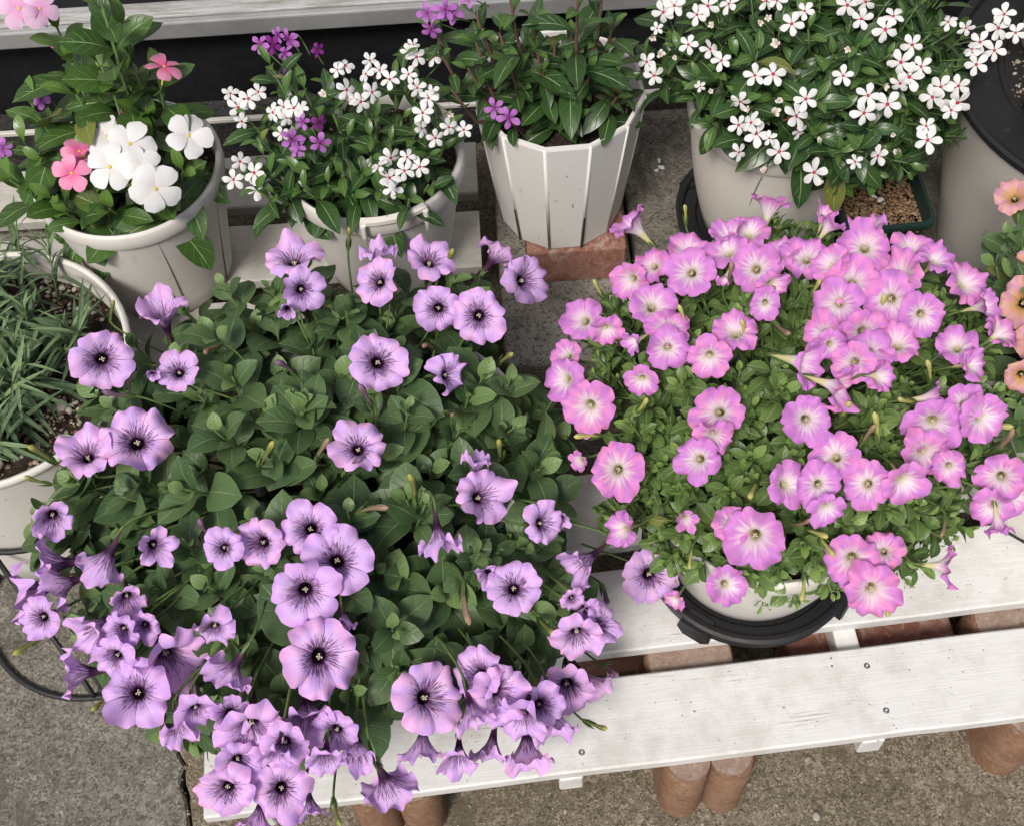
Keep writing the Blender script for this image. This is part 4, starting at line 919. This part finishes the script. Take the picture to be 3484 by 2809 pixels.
pebbles('soil_gravel', 2600, disc_area(.172), lambda p: .244, (.0012, .0042), m_gravel, 6, P5)
for i, (x, y, s, tn) in enumerate(((.092, -.045, .011, 1.0), (.025, -.125, .009, .9), (.0, -.118, .021, .12), (.12, .02, .006, .95), (.07, -.1, .006, .8), (.055, -.075, .007, .55))):
    stone('surface_stone', (x, y, .245), s, tn, None, 30 + i, P5)
pebbles('soil_gravel', 900, disc_area(.094), lambda p: .190, (.001, .0028), m_gravel, 7, oc)
pebbles('soil_gravel', 500, disc_area(.11), lambda p: .187, (.001, .0026), m_gravel, 17, P1)
pebbles('soil_gravel', 500, disc_area(.11), lambda p: .187, (.001, .0026), m_gravel, 18, P2)
pebbles('soil_gravel', 500, disc_area(.115), lambda p: .217, (.001, .0026), m_gravel, 19, P4)
pebbles('soil_gravel', 600, disc_area(.14), lambda p: .172, (.001, .0026), m_gravel, 20, P8)

# wire stand round the dianthus pot
ws = empty('wire_stand', (-.6, .85, 0), 'black wire plant stand around the cream dianthus pot', 'plant stand')
def ringpts(c, r, z, n=64): return [(c[0] + .6 + r * math.cos(2 * PI * k / n), c[1] - .85 + r * math.sin(2 * PI * k / n), z) for k in range(n)]
MB().tube(ringpts((-.667, .966), .181, .13), .004, 8, True).build('top_ring', m_wire, ws)
MB().tube(ringpts((-.585, .781), .155, .0042), .004, 8, True).build('foot_ring', m_wire, ws)
for a, b in (((-.69, .786, .128), (-.575, .628, .006)), ((-.50, .90, .128), (-.44, .83, .006)), ((-.80, .84, .128), (-.735, .80, .006))):
    A, B = Vector(a) - Vector((-.6, .85, 0)), Vector(b) - Vector((-.6, .85, 0))
    MB().tube([A, A.lerp(B, .3) + Vector((0, 0, .004)), A.lerp(B, .9), B + Vector((0, 0, .012)), B], .0038, 8).build('strut', m_wire, ws)

# things on the large planter
pp = pot('small_pot', (.765, 1.275, .4295), .085, .066, .14, m_pot2, 'small beige pot standing on the black disc of the large planter')
fr = empty('frog_ornament', (.712, 1.165, .4295), 'green glazed frog ornament with yellow belly on the black disc', 'ornament')


def blob(rows, n=20, sx=1, sy=1):
    return MB().lathe(rows, n)


e = MB().lathe([(.012, 0), (.026, .006), (.034, .022), (.033, .042), (.026, .06), (.024, .07), (.028, .082), (.026, .098), (.015, .108), (0, .111)], 24).build('body', m_glaze, fr)
for sx in (-1, 1):
    MB().lathe([(.003, 0), (.010, .004), (.012, .012), (.008, .019), (0, .021)], 14, sx * .016, -.012).build('eye', m_glaze, fr, loc=(0, 0, .097))
    ft = MB()
    ft.tube([(sx * .024, .0, .03), (sx * .038, -.012, .026), (sx * .034, -.028, .010), (sx * .030, -.044, .006)], [.014, .013, .009, .009], 10)
    for d in (-.5, 0, .5):
        ft.tube([(sx * .030, -.044, .006), (sx * .030 + .016 * math.sin(d), -.044 - .016 * math.cos(d), .004)], [.006, .004], 8)
    ft.build('leg', m_glaze, fr)
MB().tube([(0, -.022, .018), (0, -.030, .036), (0, -.022, .058)], [.010, .014, .010], 12).build('belly', m_yellow, fr)


# ------------------------------------------------------------------ foliage
def leaf_template(L=1.0, w=.36, wpos=.45, fold=.22, droop=.25, tipp=1.0, cup=0.0, nl=7, twist=0.0, base=.12, wave=0.0, blunt=.85):
    """unit leaf along +X from its stalk, upper side +Z; returns verts, uv, quads"""
    v, uv = [], []
    for i in range(nl + 1):
        q = i / nl
        # width profile
        if q < base: h = .035 + .02 * q
        else:
            s = (q - base) / (1 - base)
            h = w * (math.sin(PI * s ** (math.log(.5) / math.log(wpos))) ** blunt) * (1 if s < 1 else 0) + .004
        x = q; z = -droop * q * q + .10 * math.sin(PI * q) * (1 - droop)
        for k, u in enumerate((-1, -.5, 0, .5, 1)):
            zz = z + fold * abs(u) * h - cup * u * u * h + wave * math.sin(q * 9 + u) * abs(u) * h
            y = u * h; c, s_ = math.cos(twist * q), math.sin(twist * q)
            v.append((x, y * c - (zz - z) * s_, z + (zz - z) * c + y * s_)); uv.append((.5 + u * .5, q))
    f = [(i * 5 + k, (i + 1) * 5 + k, (i + 1) * 5 + k + 1, i * 5 + k + 1) for i in range(nl) for k in range(4)]
    return np.array(v), np.array(uv), np.array(f)


def leaf_set(seed, n, w, wpos, fold, droop, mat, base=.12, wave=.1, nl=8, blunt=.62):
    r = random.Random(seed); out = []
    for i in range(n + 2):
        T = leaf_template(w=w * r.uniform(.85, 1.15), wpos=wpos + r.uniform(-.04, .04), fold=fold * r.uniform(.3, 1.5), droop=droop * r.uniform(-.2, 1.8), twist=r.uniform(-.35, .35), base=base, wave=wave * r.uniform(-1, 1), nl=nl, blunt=blunt)
        out.append((*T, mesh('leaf', T[0], T[2], mat, T[1], tint=r.random() if i < n else 1.6)))
    return out


def frame(p, d, up):
    x = d.normalized(); y = up.cross(x)
    if y.length < 1e-4: y = Vector((0, 1, 0)).cross(x)
    y.normalize(); z = x.cross(y)
    return Matrix(((x.x, y.x, z.x, p.x), (x.y, y.y, z.y, p.y), (x.z, y.z, z.z, p.z), (0, 0, 0, 1)))


def place_leaves(root, leaves, tmpl, mat, limit=300, seed=0, wname='foliage', avoid=()):
    """leaves: list of (matrix in world, length, weight); the heaviest become parts, the rest one mesh"""
    r = random.Random(seed); base = root.location
    if avoid:
        fp = np.array([a[:3] for a in avoid]); fn = np.array([a[3:6] for a in avoid]); fr = np.array([a[6] for a in avoid]); keep = []
        for q in leaves:
            A = np.array(q[0]); ok = True
            for e in (.15, .55, 1.0):
                d = A[:3, 3] + A[:3, 0] * q[1] * e - fp; ax_ = (d * fn).sum(1); la = np.linalg.norm(d - fn * ax_[:, None], axis=1)
                if (((la < fr * .92) & (ax_ > -.45 * fr) & (ax_ < 2.2 * fr)) | ((la < fr * .34) & (ax_ > -1.5 * fr) & (ax_ < 0))).any(): ok = False; break
            if ok: keep.append(q)
        leaves[:] = keep
    leaves.sort(key=lambda q: -q[2])
    for Mx, L, _, yg in leaves[:limit]:
        t = r.choice(tmpl[-2:] if yg else tmpl[:-2]); m = Mx.copy(); m.translation = m.translation - base
        ob('leaf', t[3], root, mat4=m @ Matrix.Diagonal((L, L, L, 1)))
    rest = leaves[limit:]
    if rest:
        V, UV, Fc, T, n = [], [], [], [], 0
        for Mx, L, _, yg in rest:
            t = r.choice(tmpl); A = np.array(Mx)
            V.append(t[0] * L @ A[:3, :3].T + A[:3, 3] - np.array(base)); UV.append(t[1]); Fc.append(t[2] + n); n += len(t[0]); T.append(np.full(len(t[0]), 1.6 if yg else r.random()))
        o = ob(wname, mesh(wname, np.concatenate(V), np.concatenate(Fc), mat, np.concatenate(UV), np.concatenate(T)), root)
        o['kind'] = 'stuff'


CAMP = Vector((0, 0, 1.62))


def rosette(leaves, tip, axis, n, L, r, spread=1.15, pairs=False, length=.05, up_bias=.0, small_tip=.35):
    """leaves round a shoot, biggest at the bottom"""
    axis = axis.normalized(); a1 = axis.orthogonal().normalized(); a2 = axis.cross(a1); ang = r.uniform(0, 6.28)
    for k in range(n):
        q = k / max(1, n - 1)                       # 0 = top
        if pairs:
            an = ang + (k // 2) * PI / 2 + (k % 2) * PI + r.uniform(-.25, .25); q = (k // 2) / max(1, (n - 1) // 2)
        else: an = ang + k * 2.4 + r.uniform(-.3, .3)
        side = a1 * math.cos(an) + a2 * math.sin(an)
        p = tip - axis * (length * q) + side * .002
        tilt = spread * (.35 + .65 * q) + r.uniform(-.22, .22)
        d = axis * math.cos(tilt) + side * math.sin(tilt) + Vector((0, 0, up_bias))
        up = axis * math.sin(tilt) - side * math.cos(tilt)
        up = (up + Vector((r.uniform(-.35, .35), r.uniform(-.35, .35), r.uniform(0, .4)))).normalized()
        l = L * (small_tip + (1 - small_tip) * min(1, q * 1.5)) * r.uniform(.7, 1.2)
        cen = p + d.normalized() * l * .5
        w = l * max(0, up.dot((CAMP - cen).normalized())) * (1.15 - .4 * q)
        leaves.append((frame(p, d, up), l, w, q < .3))


def ellipsoid_points(c, r, n, seed, zmin, jitter=.5):
    rr = random.Random(seed); out = []; g = PI * (3 - math.sqrt(5))
    for i in range(n):
        z = 1 - 2 * (i + .5) / n; a = i * g + rr.uniform(-jitter, jitter) * .6; z = max(-1, min(1, z + rr.uniform(-1, 1) * jitter / math.sqrt(n) * 1.5)); q = math.sqrt(max(0, 1 - z * z))
        u = Vector((q * math.cos(a), q * math.sin(a), z)); p = Vector((c[0] + r[0] * u.x, c[1] + r[1] * u.y, c[2] + r[2] * u.z))
        if p.z < zmin(p): continue
        nn = Vector((u.x / r[0], u.y / r[1], u.z / r[2])).normalized(); out.append((p, nn))
    return out


def stem_path(a, b, n=7, sag=.0, r=None):
    a, b = Vector(a), Vector(b); out = []
    for k in range(n):
        q = k / (n - 1); p = a.lerp(b, q); p.z += math.sin(PI * q) * sag
        out.append(p)
    return out


def mound(root, E, n_shoots, leaves_per, L, tmpl, mat, seed, zmin, crown, length=.05, inner=.5, spread=1.2, toward=.35, avoid=()):
    r = random.Random(seed); c, rad = E; lv = []; st = MB()
    for layer, (k, cnt) in enumerate(((1.0, n_shoots), (.80, int(n_shoots * inner)))):
        for p, nn in ellipsoid_points(c, [x * k for x in rad], cnt, seed + layer, zmin):
            view = (CAMP - p).normalized()
            if nn.dot(view) < -.45: continue
            p = p + nn * r.uniform(-.035, .004)
            ax = (nn + Vector((0, 0, toward)) + Vector((r.uniform(-.3, .3), r.uniform(-.3, .3), r.uniform(-.2, .3)))).normalized()
            rosette(lv, p, ax, leaves_per, L * r.uniform(.75, 1.25) * (1.25 if layer else 1), r, spread, length=length)
            if layer == 0:
                b = Vector(crown) + Vector((r.uniform(-.04, .04), r.uniform(-.04, .04), 0)); mid = b.lerp(p, .6) - nn * .05; pre = p - ax * length
                st.tube([b - root.location, mid - root.location, pre - root.location, p - root.location], [.002, .0017, .0015, .001], 5)
    st.build('stems', m_stem, root)['kind'] = 'stuff'
    place_leaves(root, lv, tmpl, mat, 300, seed, avoid=avoid)


# ------------------------------------------------------------------ petunia blooms
def petunia_mesh(seed, mat, openness=1.0, star=0.0, ruffle=1.0, crumple=0.0, tube_len=1.4):
    r = random.Random(seed); NT_, NR = 75, 16; v, uv = [], []
    ph = [r.uniform(0, 6.28) for _ in range(8)]; lob = [r.uniform(.80, 1.10) for _ in range(5)]; lz = [r.uniform(-.26, .20) for _ in range(5)]; dent = [r.choice((-.035, -.02, .02, .05, .0)) for _ in range(5)]
    for k in range(NR + 1):
        s = k / NR
        for i in range(NT_):
            th = 2 * PI * i / NT_; li = th / (2 * PI) * 5; l0 = int(li) % 5; fr_ = li - int(li)      # lobe centres at fr=.5
            c = math.cos(2 * PI * (fr_ - .5))                                  # 1 at lobe centre, -1 at the seam
            if s < .4:
                q = s / .4; rad = .05 + .045 * q + .095 * q ** 2.2; z = -tube_len + (tube_len - .46) * q
            else:
                q = (s - .4) / .6
                sm = max(0, -c)
                edge = 1 - .12 * sm ** 10 - .035 * sm ** 2 - star * .24 * sm ** 1.5 + star * .14 * max(0, c) ** 5
                edge += (1 - star) * (dent[l0] * max(0, c) ** 5 + .016 * math.sin(8 * th + ph[6]) + .012 * math.sin(19 * th + ph[7]))
                edge *= lob[l0] ** (.5 + .5 * c)
                full = .19 + .81 * q ** 1.02
                rad = full * (1 + (edge - 1) * q ** 1.7)
                z = -.46 * (1 - q) ** 2.3 - .12 * q ** 3
                z += ruffle * q ** 2 * (.05 * c + lz[l0] * (.5 + .5 * c) * q + .045 * math.sin(2 * th + ph[0]) + .045 * math.sin(7 * th + ph[1]) * q + .045 * math.sin(12 * th + ph[2]) * q ** 3)
                z += -.05 * sm ** 8 * math.sin(PI * min(1, q * 1.05)) - .02 * max(0, c) ** 14 * q
                if openness < 1:
                    lift = (1 - openness); z += lift * q * 1.0; rad *= 1 - lift * .55 * q
                if crumple:
                    z += crumple * q * (.28 * math.sin(2 * th + ph[3]) + .16 * math.sin(5 * th + ph[4])); rad *= 1 - crumple * q * (.25 + .2 * math.sin(3 * th + ph[5]))
            v.append((rad * math.cos(th), rad * math.sin(th), z)); uv.append((i / NT_, s))
    # close the seam of the map by repeating the first column
    cols = NT_ + 1; V, UV = [], []
    for k in range(NR + 1):
        V += v[k * NT_:(k + 1) * NT_] + [v[k * NT_]]; UV += uv[k * NT_:(k + 1) * NT_] + [(1.0, k / NR)]
    f = np.array([(k * cols + i, k * cols + i + 1, (k + 1) * cols + i + 1, (k + 1) * cols + i) for k in range(NR) for i in range(NT_)])
    return mesh('corolla', V, f, mat, UV)


def petunia_kinds(mat, seed):
    return {'n': [petunia_mesh(seed + i, mat, ruffle=rf, star=sr) for i, (rf, sr) in enumerate(((.9, .05), (1.3, .1), (1.6, .0), (1.1, .22), (2.0, .1), (.8, .0), (2.3, .12), (1.4, .05), (1.8, .0), (1.2, .3), (2.6, .05), (1.5, .15), (1.0, .0), (2.1, .2)))],
            'b': [petunia_mesh(seed + 20 + i, mat, .8, .1, 1.2) for i in range(3)],
            'f': [petunia_mesh(seed + 60 + i, mat, op, .06, rf) for i, (op, rf) in enumerate(((.74, 1.6), (.80, 2.0), (.70, 1.4), (.84, 2.2)))],
            's': [petunia_mesh(seed + 30 + i, mat, .72, .75, .8) for i in range(3)],
            'w': [petunia_mesh(seed + 40 + i, mat, .62, .3, 1.2, .8) for i in range(3)]}


def stamen_mesh():
    mb = MB()
    for k, (a, q) in enumerate(((0, .0), (.3, .055), (1.7, .06), (2.9, .055), (4.3, .06))):
        x, y = q * math.cos(a), q * math.sin(a); mb.tube([(x * .3, y * .3, -.75), (x * .9, y * .9, -.42)], .008, 5)
        mb.lathe([(.006, -.435), (.024, -.422), (.028, -.408), (.018, -.390), (0, -.385)], 8, x, y)
    return mesh('stamens', mb.v, mb.f, m_anther)


STAMEN = stamen_mesh()


def facing(n, roll):
    q = Vector(n).to_track_quat('Z', 'Y').to_matrix().to_4x4()
    return q @ Matrix.Rotation(roll, 4, 'Z')


def stalk(parent_m, base_local_z, target, R, mat, rad=.0014, sep=True):
    """green stalk with five sepals, in the bloom's own frame"""
    inv = parent_m.inverted(); mb = MB(); s = 1 / R
    b = Vector((0, 0, base_local_z)); t = inv @ Vector(target)
    c1 = b + Vector((0, 0, -.45)); mid = c1.lerp(t, .5)
    pts = []
    for k in range(7):
        q = k / 6; p = (1 - q) ** 2 * b + 2 * q * (1 - q) * c1 + q * q * t; pts.append(p)
    mb.tube(pts, [rad * s * (1.25 - .3 * k / 6) for k in range(7)], 5)
    if sep:
        for k in range(5):
            a = 2 * PI * k / 5; c, sn = math.cos(a), math.sin(a); w = .055
            row = []
            for q, ww, rr in ((-.10, .03, .05), (.08, w, .10), (.26, w * .8, .14), (.42, .008, .19)):
                for e in (-1, 1): row.append((c * rr - sn * ww * e, sn * rr + c * ww * e, base_local_z + q))
            mb.add(row, [(0, 1, 3, 2), (2, 3, 5, 4), (4, 5, 7, 6)])
    return mesh('stalk', mb.v, mb.f, mat)


def petunias(root, table, kinds, crown, seed, tube_len=1.4, stamen=True):
    r = random.Random(seed)
    for x, y, z, nx, ny, nz, R, kd in table:
        if kd in 'nb' and Vector((nx, ny, nz)).dot((CAMP - Vector((x, y, z))).normalized()) < .58: kd = 'f'; R *= 1.16
        m = facing((nx, ny, nz), r.uniform(0, 6.28)); m.translation = Vector((x, y, z)) - root.location
        R *= 1.09; m = m @ Matrix.Diagonal((R * r.uniform(.9, 1.06), R * r.uniform(.9, 1.06), R * r.uniform(.9, 1.3), 1))
        fl = ob('flower', r.choice(kinds[kd]), root, mat4=m)
        W = Matrix.Translation(root.location) @ m
        basep = W @ Vector((0, 0, -tube_len)); fy = min(1, max(0, (basep - Vector(crown)).length / .3 - .3)); tgt = basep.lerp(Vector(crown), .30 - .12 * fy) + Vector((r.uniform(-.01, .01), r.uniform(-.01, .01), -.012 + .03 * fy))
        ob('stalk', stalk(W, -tube_len, tgt, R, m_sepal), fl)
        if stamen and kd in 'ns':
            ob('stamens', STAMEN, fl)


def bud_mesh(mat, curve, tipw, seed):
    r = random.Random(seed); v, uv, n = [], [], 8
    rows = [(0, .05), (.06, .075), (.2, .06), (.4, .055), (.62, .075), (.8, .105 * tipw), (.92, .085 * tipw), (1, .012)]
    for q, rr in rows:
        for i in range(n + 1):
            a = 2 * PI * i / n; w = rr * (1 + .12 * math.sin(3 * a + q * 6)); v.append((w * math.cos(a) + curve * q * q, w * math.sin(a), q)); uv.append((i / n, q))
    f = [(k * 9 + i, k * 9 + i + 1, k * 9 + 9 + i + 1, k * 9 + 9 + i) for k in range(len(rows) - 1) for i in range(n)]
    return mesh('bud', v, np.array(f), mat, uv)


BUDS = {'g': [bud_mesh(m_bud, c, 1.0, i) for i, c in enumerate((.08, -.12, .15))], 'd': [bud_mesh(m_budd, c, 1.1, i) for i, c in enumerate((.2, -.15))],
        'w': [bud_mesh(m_budw, c, 1.0, i) for i, c in enumerate((.25, -.3))], 'k': [bud_mesh(m_budk, c, .95, i) for i, c in enumerate((.1, -.12))]}


def put_buds(root, table, crown, seed, L=.034, swap=None):
    r = random.Random(seed)
    for x, y, z, nx, ny, nz, kd in table:
        if swap: kd = swap.get(kd, kd)
        d = Vector((nx, ny, nz)); l = L * r.uniform(.75, 1.2)
        m = facing(d, r.uniform(0, 6.28)); m.translation = Vector((x, y, z)) - d * l * .6 - root.location
        m = m @ Matrix.Diagonal((l, l, l, 1)); b = ob('bud', r.choice(BUDS[kd]), root, mat4=m)
        W = Matrix.Translation(root.location) @ m; tgt = (W @ Vector((0, 0, 0))).lerp(Vector(crown), .22)
        ob('stalk', stalk(W, .0, tgt, l, m_sepal, .0012), b)


LP = leaf_set(1, 8, .355, .47, .20, .20, m_leafP, .10, .10)
pur = empty('petunia_plant', (-.142, .78, .33), 'lilac petunia with dark veined throats trailing over the bench edge', 'petunia')
def zpur(p):
    if (p.y > .82 and p.x > -.02) or p.y > .99 or (p.x < -.38 and p.y > .92) or p.y < .448 or (p.y < .53 and p.x < -.44) or p.x > .085: return 9
    return .185
mound(pur, ((-.22, .75, .28), (.334, .358, .22)), 380, 7, .051, LP, m_leafP, 101, zpur, (-.142, .78, .26), .055, .5, 1.25, .35, PURPLE)
low = [q for q in PURPLE if q[2] < .275 and (q[1] < .56 or q[0] < -.46)]
petunias(pur, [q for q in PURPLE if q not in low], petunia_kinds(m_purple, 200), (-.17, .76, .30), 7)
petunias(pur, low, petunia_kinds(m_mauve, 250), (-.17, .76, .30), 9)
put_buds(pur, BUDS_PURPLE, (-.17, .76, .30), 8)

LK = leaf_set(2, 7, .255, .55, .25, .2, m_leafK, .12, .08, 7)
pnk = empty('petunia_plant', (.283, .70, .35), 'bushy pink petunia with pale yellow throats in the cream pot', 'petunia')
mound(pnk, ((.31, .79, .36), (.257, .242, .18)), 620, 9, .028, LK, m_leafK, 131, lambda p: 9 if p.x < .085 else .215, (.29, .74, .32), .04, .5, 1.15, .35, PINK)
petunias(pnk, PINK, petunia_kinds(m_pink, 300), (.30, .77, .36), 17)
put_buds(pnk, BUDS_PINK, (.30, .77, .36), 18, .032, {'g': 'k', 'w': 'w', 'd': 'k'})


# ------------------------------------------------------------------ vinca
def petal_mesh(mat, w, twist, seed, cup=.08, tip=.35):
    r = random.Random(seed); v, uv, n = [], [], 7
    for i in range(n + 1):
        q = i / n; x = .07 + .93 * q
        h = w * (.16 + .84 * math.sin(min(1, q ** .8 * 1.0) * PI * .62) ** 1.3) * (1 - tip * max(0, (q - .72) / .28) ** 2.2)
        for k, u in enumerate((-1, -.5, 0, .5, 1)):
            z = .05 * math.sin(q * PI) - cup * q * q + .05 * u * q * twist + .03 * math.sin(3 * u + seed) * q
            v.append((x - .10 * u * q * q * (1 if u > 0 else .2) - .05 * abs(u) * q * q, u * h + .05 * q * q, z)); uv.append((.5 + .5 * u, q))
    f = np.array([(i * 5 + k, (i + 1) * 5 + k, (i + 1) * 5 + k + 1, i * 5 + k + 1) for i in range(n) for k in range(4)])
    return mesh('petal', v, f, mat, uv)


def eye_mesh(mat, r0):
    mb = MB().lathe([(.025, -1.1), (.05, -1.0), (.055, -.3), (r0 * .8, -.02), (r0, .022), (r0 * .8, .042), (r0 * .35, .035), (0, .01)], 12)
    return mesh('flower_eye', mb.v, mb.f, mat)


EYES = {'r': eye_mesh(m_eye, .14), 'y': eye_mesh(m_eyeY, .075), 'd': eye_mesh(m_eyeD, .10)}
PETALS = {k: [petal_mesh(m, w, tw, i, tip=tp) for i, tw in enumerate((1, -.6, .4))] for k, m, w, tp in
          (('n', m_pw, .285, .3), ('W', m_pw, .42, .2), ('P', m_pp, .40, .22), ('L', m_pl, .38, .22), ('m', m_pm, .27, .35), ('d', m_pd, .29, .35), ('w', m_dead, .30, .5), ('M', m_pm, .34, .3), ('B', m_pp, .35, .4))}


def vincas(root, table, eye, crown, seed, kind=None):
    r = random.Random(seed)
    for x, y, z, nx, ny, nz, R, kd in table:
        k = kind if (kind and kd == 'n') else kd
        m = facing((nx, ny, nz), r.uniform(0, 6.28)); m.translation = Vector((x, y, z)) - root.location; R *= r.uniform(1.02, 1.16); m = m @ Matrix.Diagonal((R, R, R, 1))
        fl = ob('flower', EYES['y' if k in 'WwPLB' else ('d' if k in 'mdM' else eye)], root, mat4=m)
        W = Matrix.Translation(root.location) @ m; b = W @ Vector((0, 0, -1.1))
        tgt = b.lerp(Vector((crown[0], crown[1], z - .05)), .18) + Vector((0, 0, -.012)); ob('stalk', stalk(W, -1.05, tgt, R, m_stem, .0008, False), fl)
        for i in range(5):
            a = 2 * PI * i / 5 + r.uniform(-.09, .09); el = r.uniform(-.22, .25)
            if k == 'w': el = r.uniform(-1.25, -.5)
            if k == 'B': el = -1.3
            s = r.uniform(.92, 1.05)
            pm = Matrix.Rotation(a, 4, 'Z') @ Matrix.Rotation(el, 4, 'Y') @ Matrix.Rotation(r.uniform(-.2, .2), 4, 'X') @ Matrix.Diagonal((s, s, s, 1))
            ob('petal', r.choice(PETALS[k]), fl, mat4=pm)


def vinca_shoots(root, tips, crown, tmpl, mat, seed, stem_mat, spread=1.25, len_per=.024, limit=300):
    r = random.Random(seed); lv = []
    for x, y, z, L, pairs in tips:
        tip = Vector((x, y, z)); a = Vector(crown) + Vector((r.uniform(-.03, .03), r.uniform(-.03, .03), 0))
        ax = ((tip - a).normalized() * .6 + Vector((0, 0, .8)) + (CAMP - tip).normalized() * .25).normalized()
        n = int(pairs) * 2; ln = len_per * pairs * (L / .055)
        rosette(lv, tip, ax, n, L, r, spread, pairs=True, length=ln, small_tip=.45)
        low = tip - ax * ln; pts = [a, a.lerp(low, .5) + Vector((0, 0, .01)), low, tip]
        MB().tube([p - root.location for p in pts], [.0036, .0032, .0028, .0014], 7).build('stem', stem_mat, root)
    place_leaves(root, lv, tmpl, mat, limit, seed)


LV = leaf_set(3, 7, .20, .54, .2, .28, m_leafV, .08, .06, blunt=.72)
LB = leaf_set(4, 6, .25, .54, .16, .28, m_leafB, .07, .06, blunt=.68)
v1 = empty('vinca_plant', (-.485, 1.22, .345), 'tall vinca with broad glossy leaves, big white and pink blooms', 'vinca')
vinca_shoots(v1, [(a, b, c, l * .93, n + 1) for a, b, c, l, n in TIPS_LEFT], (-.485, 1.22, .345), LB, m_leafB, 41, m_stem, 1.3, .020)
vincas(v1, VINCA_LEFT, 'y', (-.485, 1.22), 42)
v2 = empty('vinca_plant', (-.164, 1.217, .345), 'vinca with clustered small white and violet blooms in the clipped pot', 'vinca')
vinca_shoots(v2, TIPS_MID, (-.164, 1.217, .345), LV, m_leafV, 51, m_stem, 1.3)
vincas(v2, VINCA_MID, 'r', (-.164, 1.217), 52)
vincas(v2, VINCA_MID_PURPLE, 'd', (-.164, 1.217), 53, 'm')
v3 = empty('vinca_plant', (.095, 1.285, .36), 'leggy vinca with slender leaves and few violet blooms in the faceted pot', 'vinca')
vinca_shoots(v3, TIPS_OCT, (.102, 1.285, .355), LV, m_leafV, 61, m_stemR, 1.2, .028)
vincas(v3, VINCA_OCT, 'd', (.102, 1.285), 62)
v4 = empty('vinca_plant', (.398, 1.285, .335), 'dense vinca covered with small white red eyed blooms', 'vinca')
mound(v4, ((.41, 1.25, .42), (.225, .17, .16)), 190, 8, .048, LV, m_leafV, 71, lambda p: .455 if p.x < .36 else (.40 if p.x < .42 else .335), (.398, 1.285, .335), .05, .6, 1.25, .5, [q for q in VINCA_RIGHT if q[7] == 'n'])
vincas(v4, VINCA_RIGHT, 'r', (.398, 1.285), 72)

# peach petunia
LQ = leaf_set(6, 6, .30, .5, .25, .22, m_leafP, .10, .08)
pch = empty('petunia_plant', (.705, .80, .345), 'peach petunia with dark throats and long leaves beside the pink petunia', 'petunia')
more = [(.78, .82, .45, .055, 3), (.82, .75, .43, .055, 3), (.76, .70, .42, .05, 3), (.69, .71, .41, .05, 3), (.80, .90, .45, .055, 3), (.84, .84, .44, .05, 3), (.73, .78, .46, .055, 3), (.74, .88, .47, .055, 3)]
vinca_shoots(pch, TIPS_PEACH + more, (.70, .84, .345), LQ, m_leafP, 81, m_stem, 1.2, .02)
petunias(pch, PEACH + [(.79, .80, .47, -.2, -.4, .9, .03, 'n'), (.75, .72, .45, -.1, -.7, .7, .031, 'n'), (.83, .86, .47, .2, -.2, .95, .03, 'n')], petunia_kinds(m_peach, 400), (.70, .84, .36), 82)

# ------------------------------------------------------------------ dianthus
LD = leaf_set(5, 8, .062, .45, .35, .8, m_leafD, .05, .02, 6)
dia = empty('dianthus_plant', (-.667, .966, .255), 'grey green dianthus of narrow arching leaves in the cream pot', 'dianthus')
r = random.Random(91); lv = []; st = MB()
for k in range(86):
    a = r.uniform(0, 6.283); q = .15 * math.sqrt(r.random()) * (1.0 if r.random() < .85 else 1.12)
    p = Vector((-.685 + q * math.cos(a), .995 + q * math.sin(a) * .95, .262))
    if (p.x > -.61 and p.y < .98) or p.y < .865 or p.x > -.565: continue
    h = r.uniform(.03, .085); ax = Vector((.5 * math.cos(a) * q / .15 + r.uniform(-.3, .3), .5 * math.sin(a) * q / .15 + r.uniform(-.35, .25), 1)).normalized()
    tip = p + ax * h
    st.tube([p - dia.location, (p + ax * h * .5) - dia.location, tip - dia.location], [.0016, .0014, .0008], 5)
    rosette(lv, tip, ax, 13, .062, r, .95, pairs=True, length=h * .9, small_tip=.5)
st.build('stems', m_stem, dia)['kind'] = 'stuff'
place_leaves(dia, lv, LD, m_leafD, 300, 92)

# ------------------------------------------------------------------ fallen blooms
def fallen(loc, label, seed, n=3):
    o = ob('fallen_bloom', PETALS['n'][0], None, loc=loc, rot=(.1, -.1, seed), scale=.011)
    thing(o, label, 'fallen flower')
    for k in range(1, n):
        ob('petal', PETALS['n'][k % 3], o, loc=(.3 * k, .4 * math.sin(k), .12 * k), rot=(.3, -.2, 1.9 * k))


fallen((.262, 1.405, .101), 'fallen white bloom lying on the tread patterned paver', 2.0, 4)
fallen((.548, 1.225, .199), 'fallen white bloom lying on the brown granules', .6, 3)
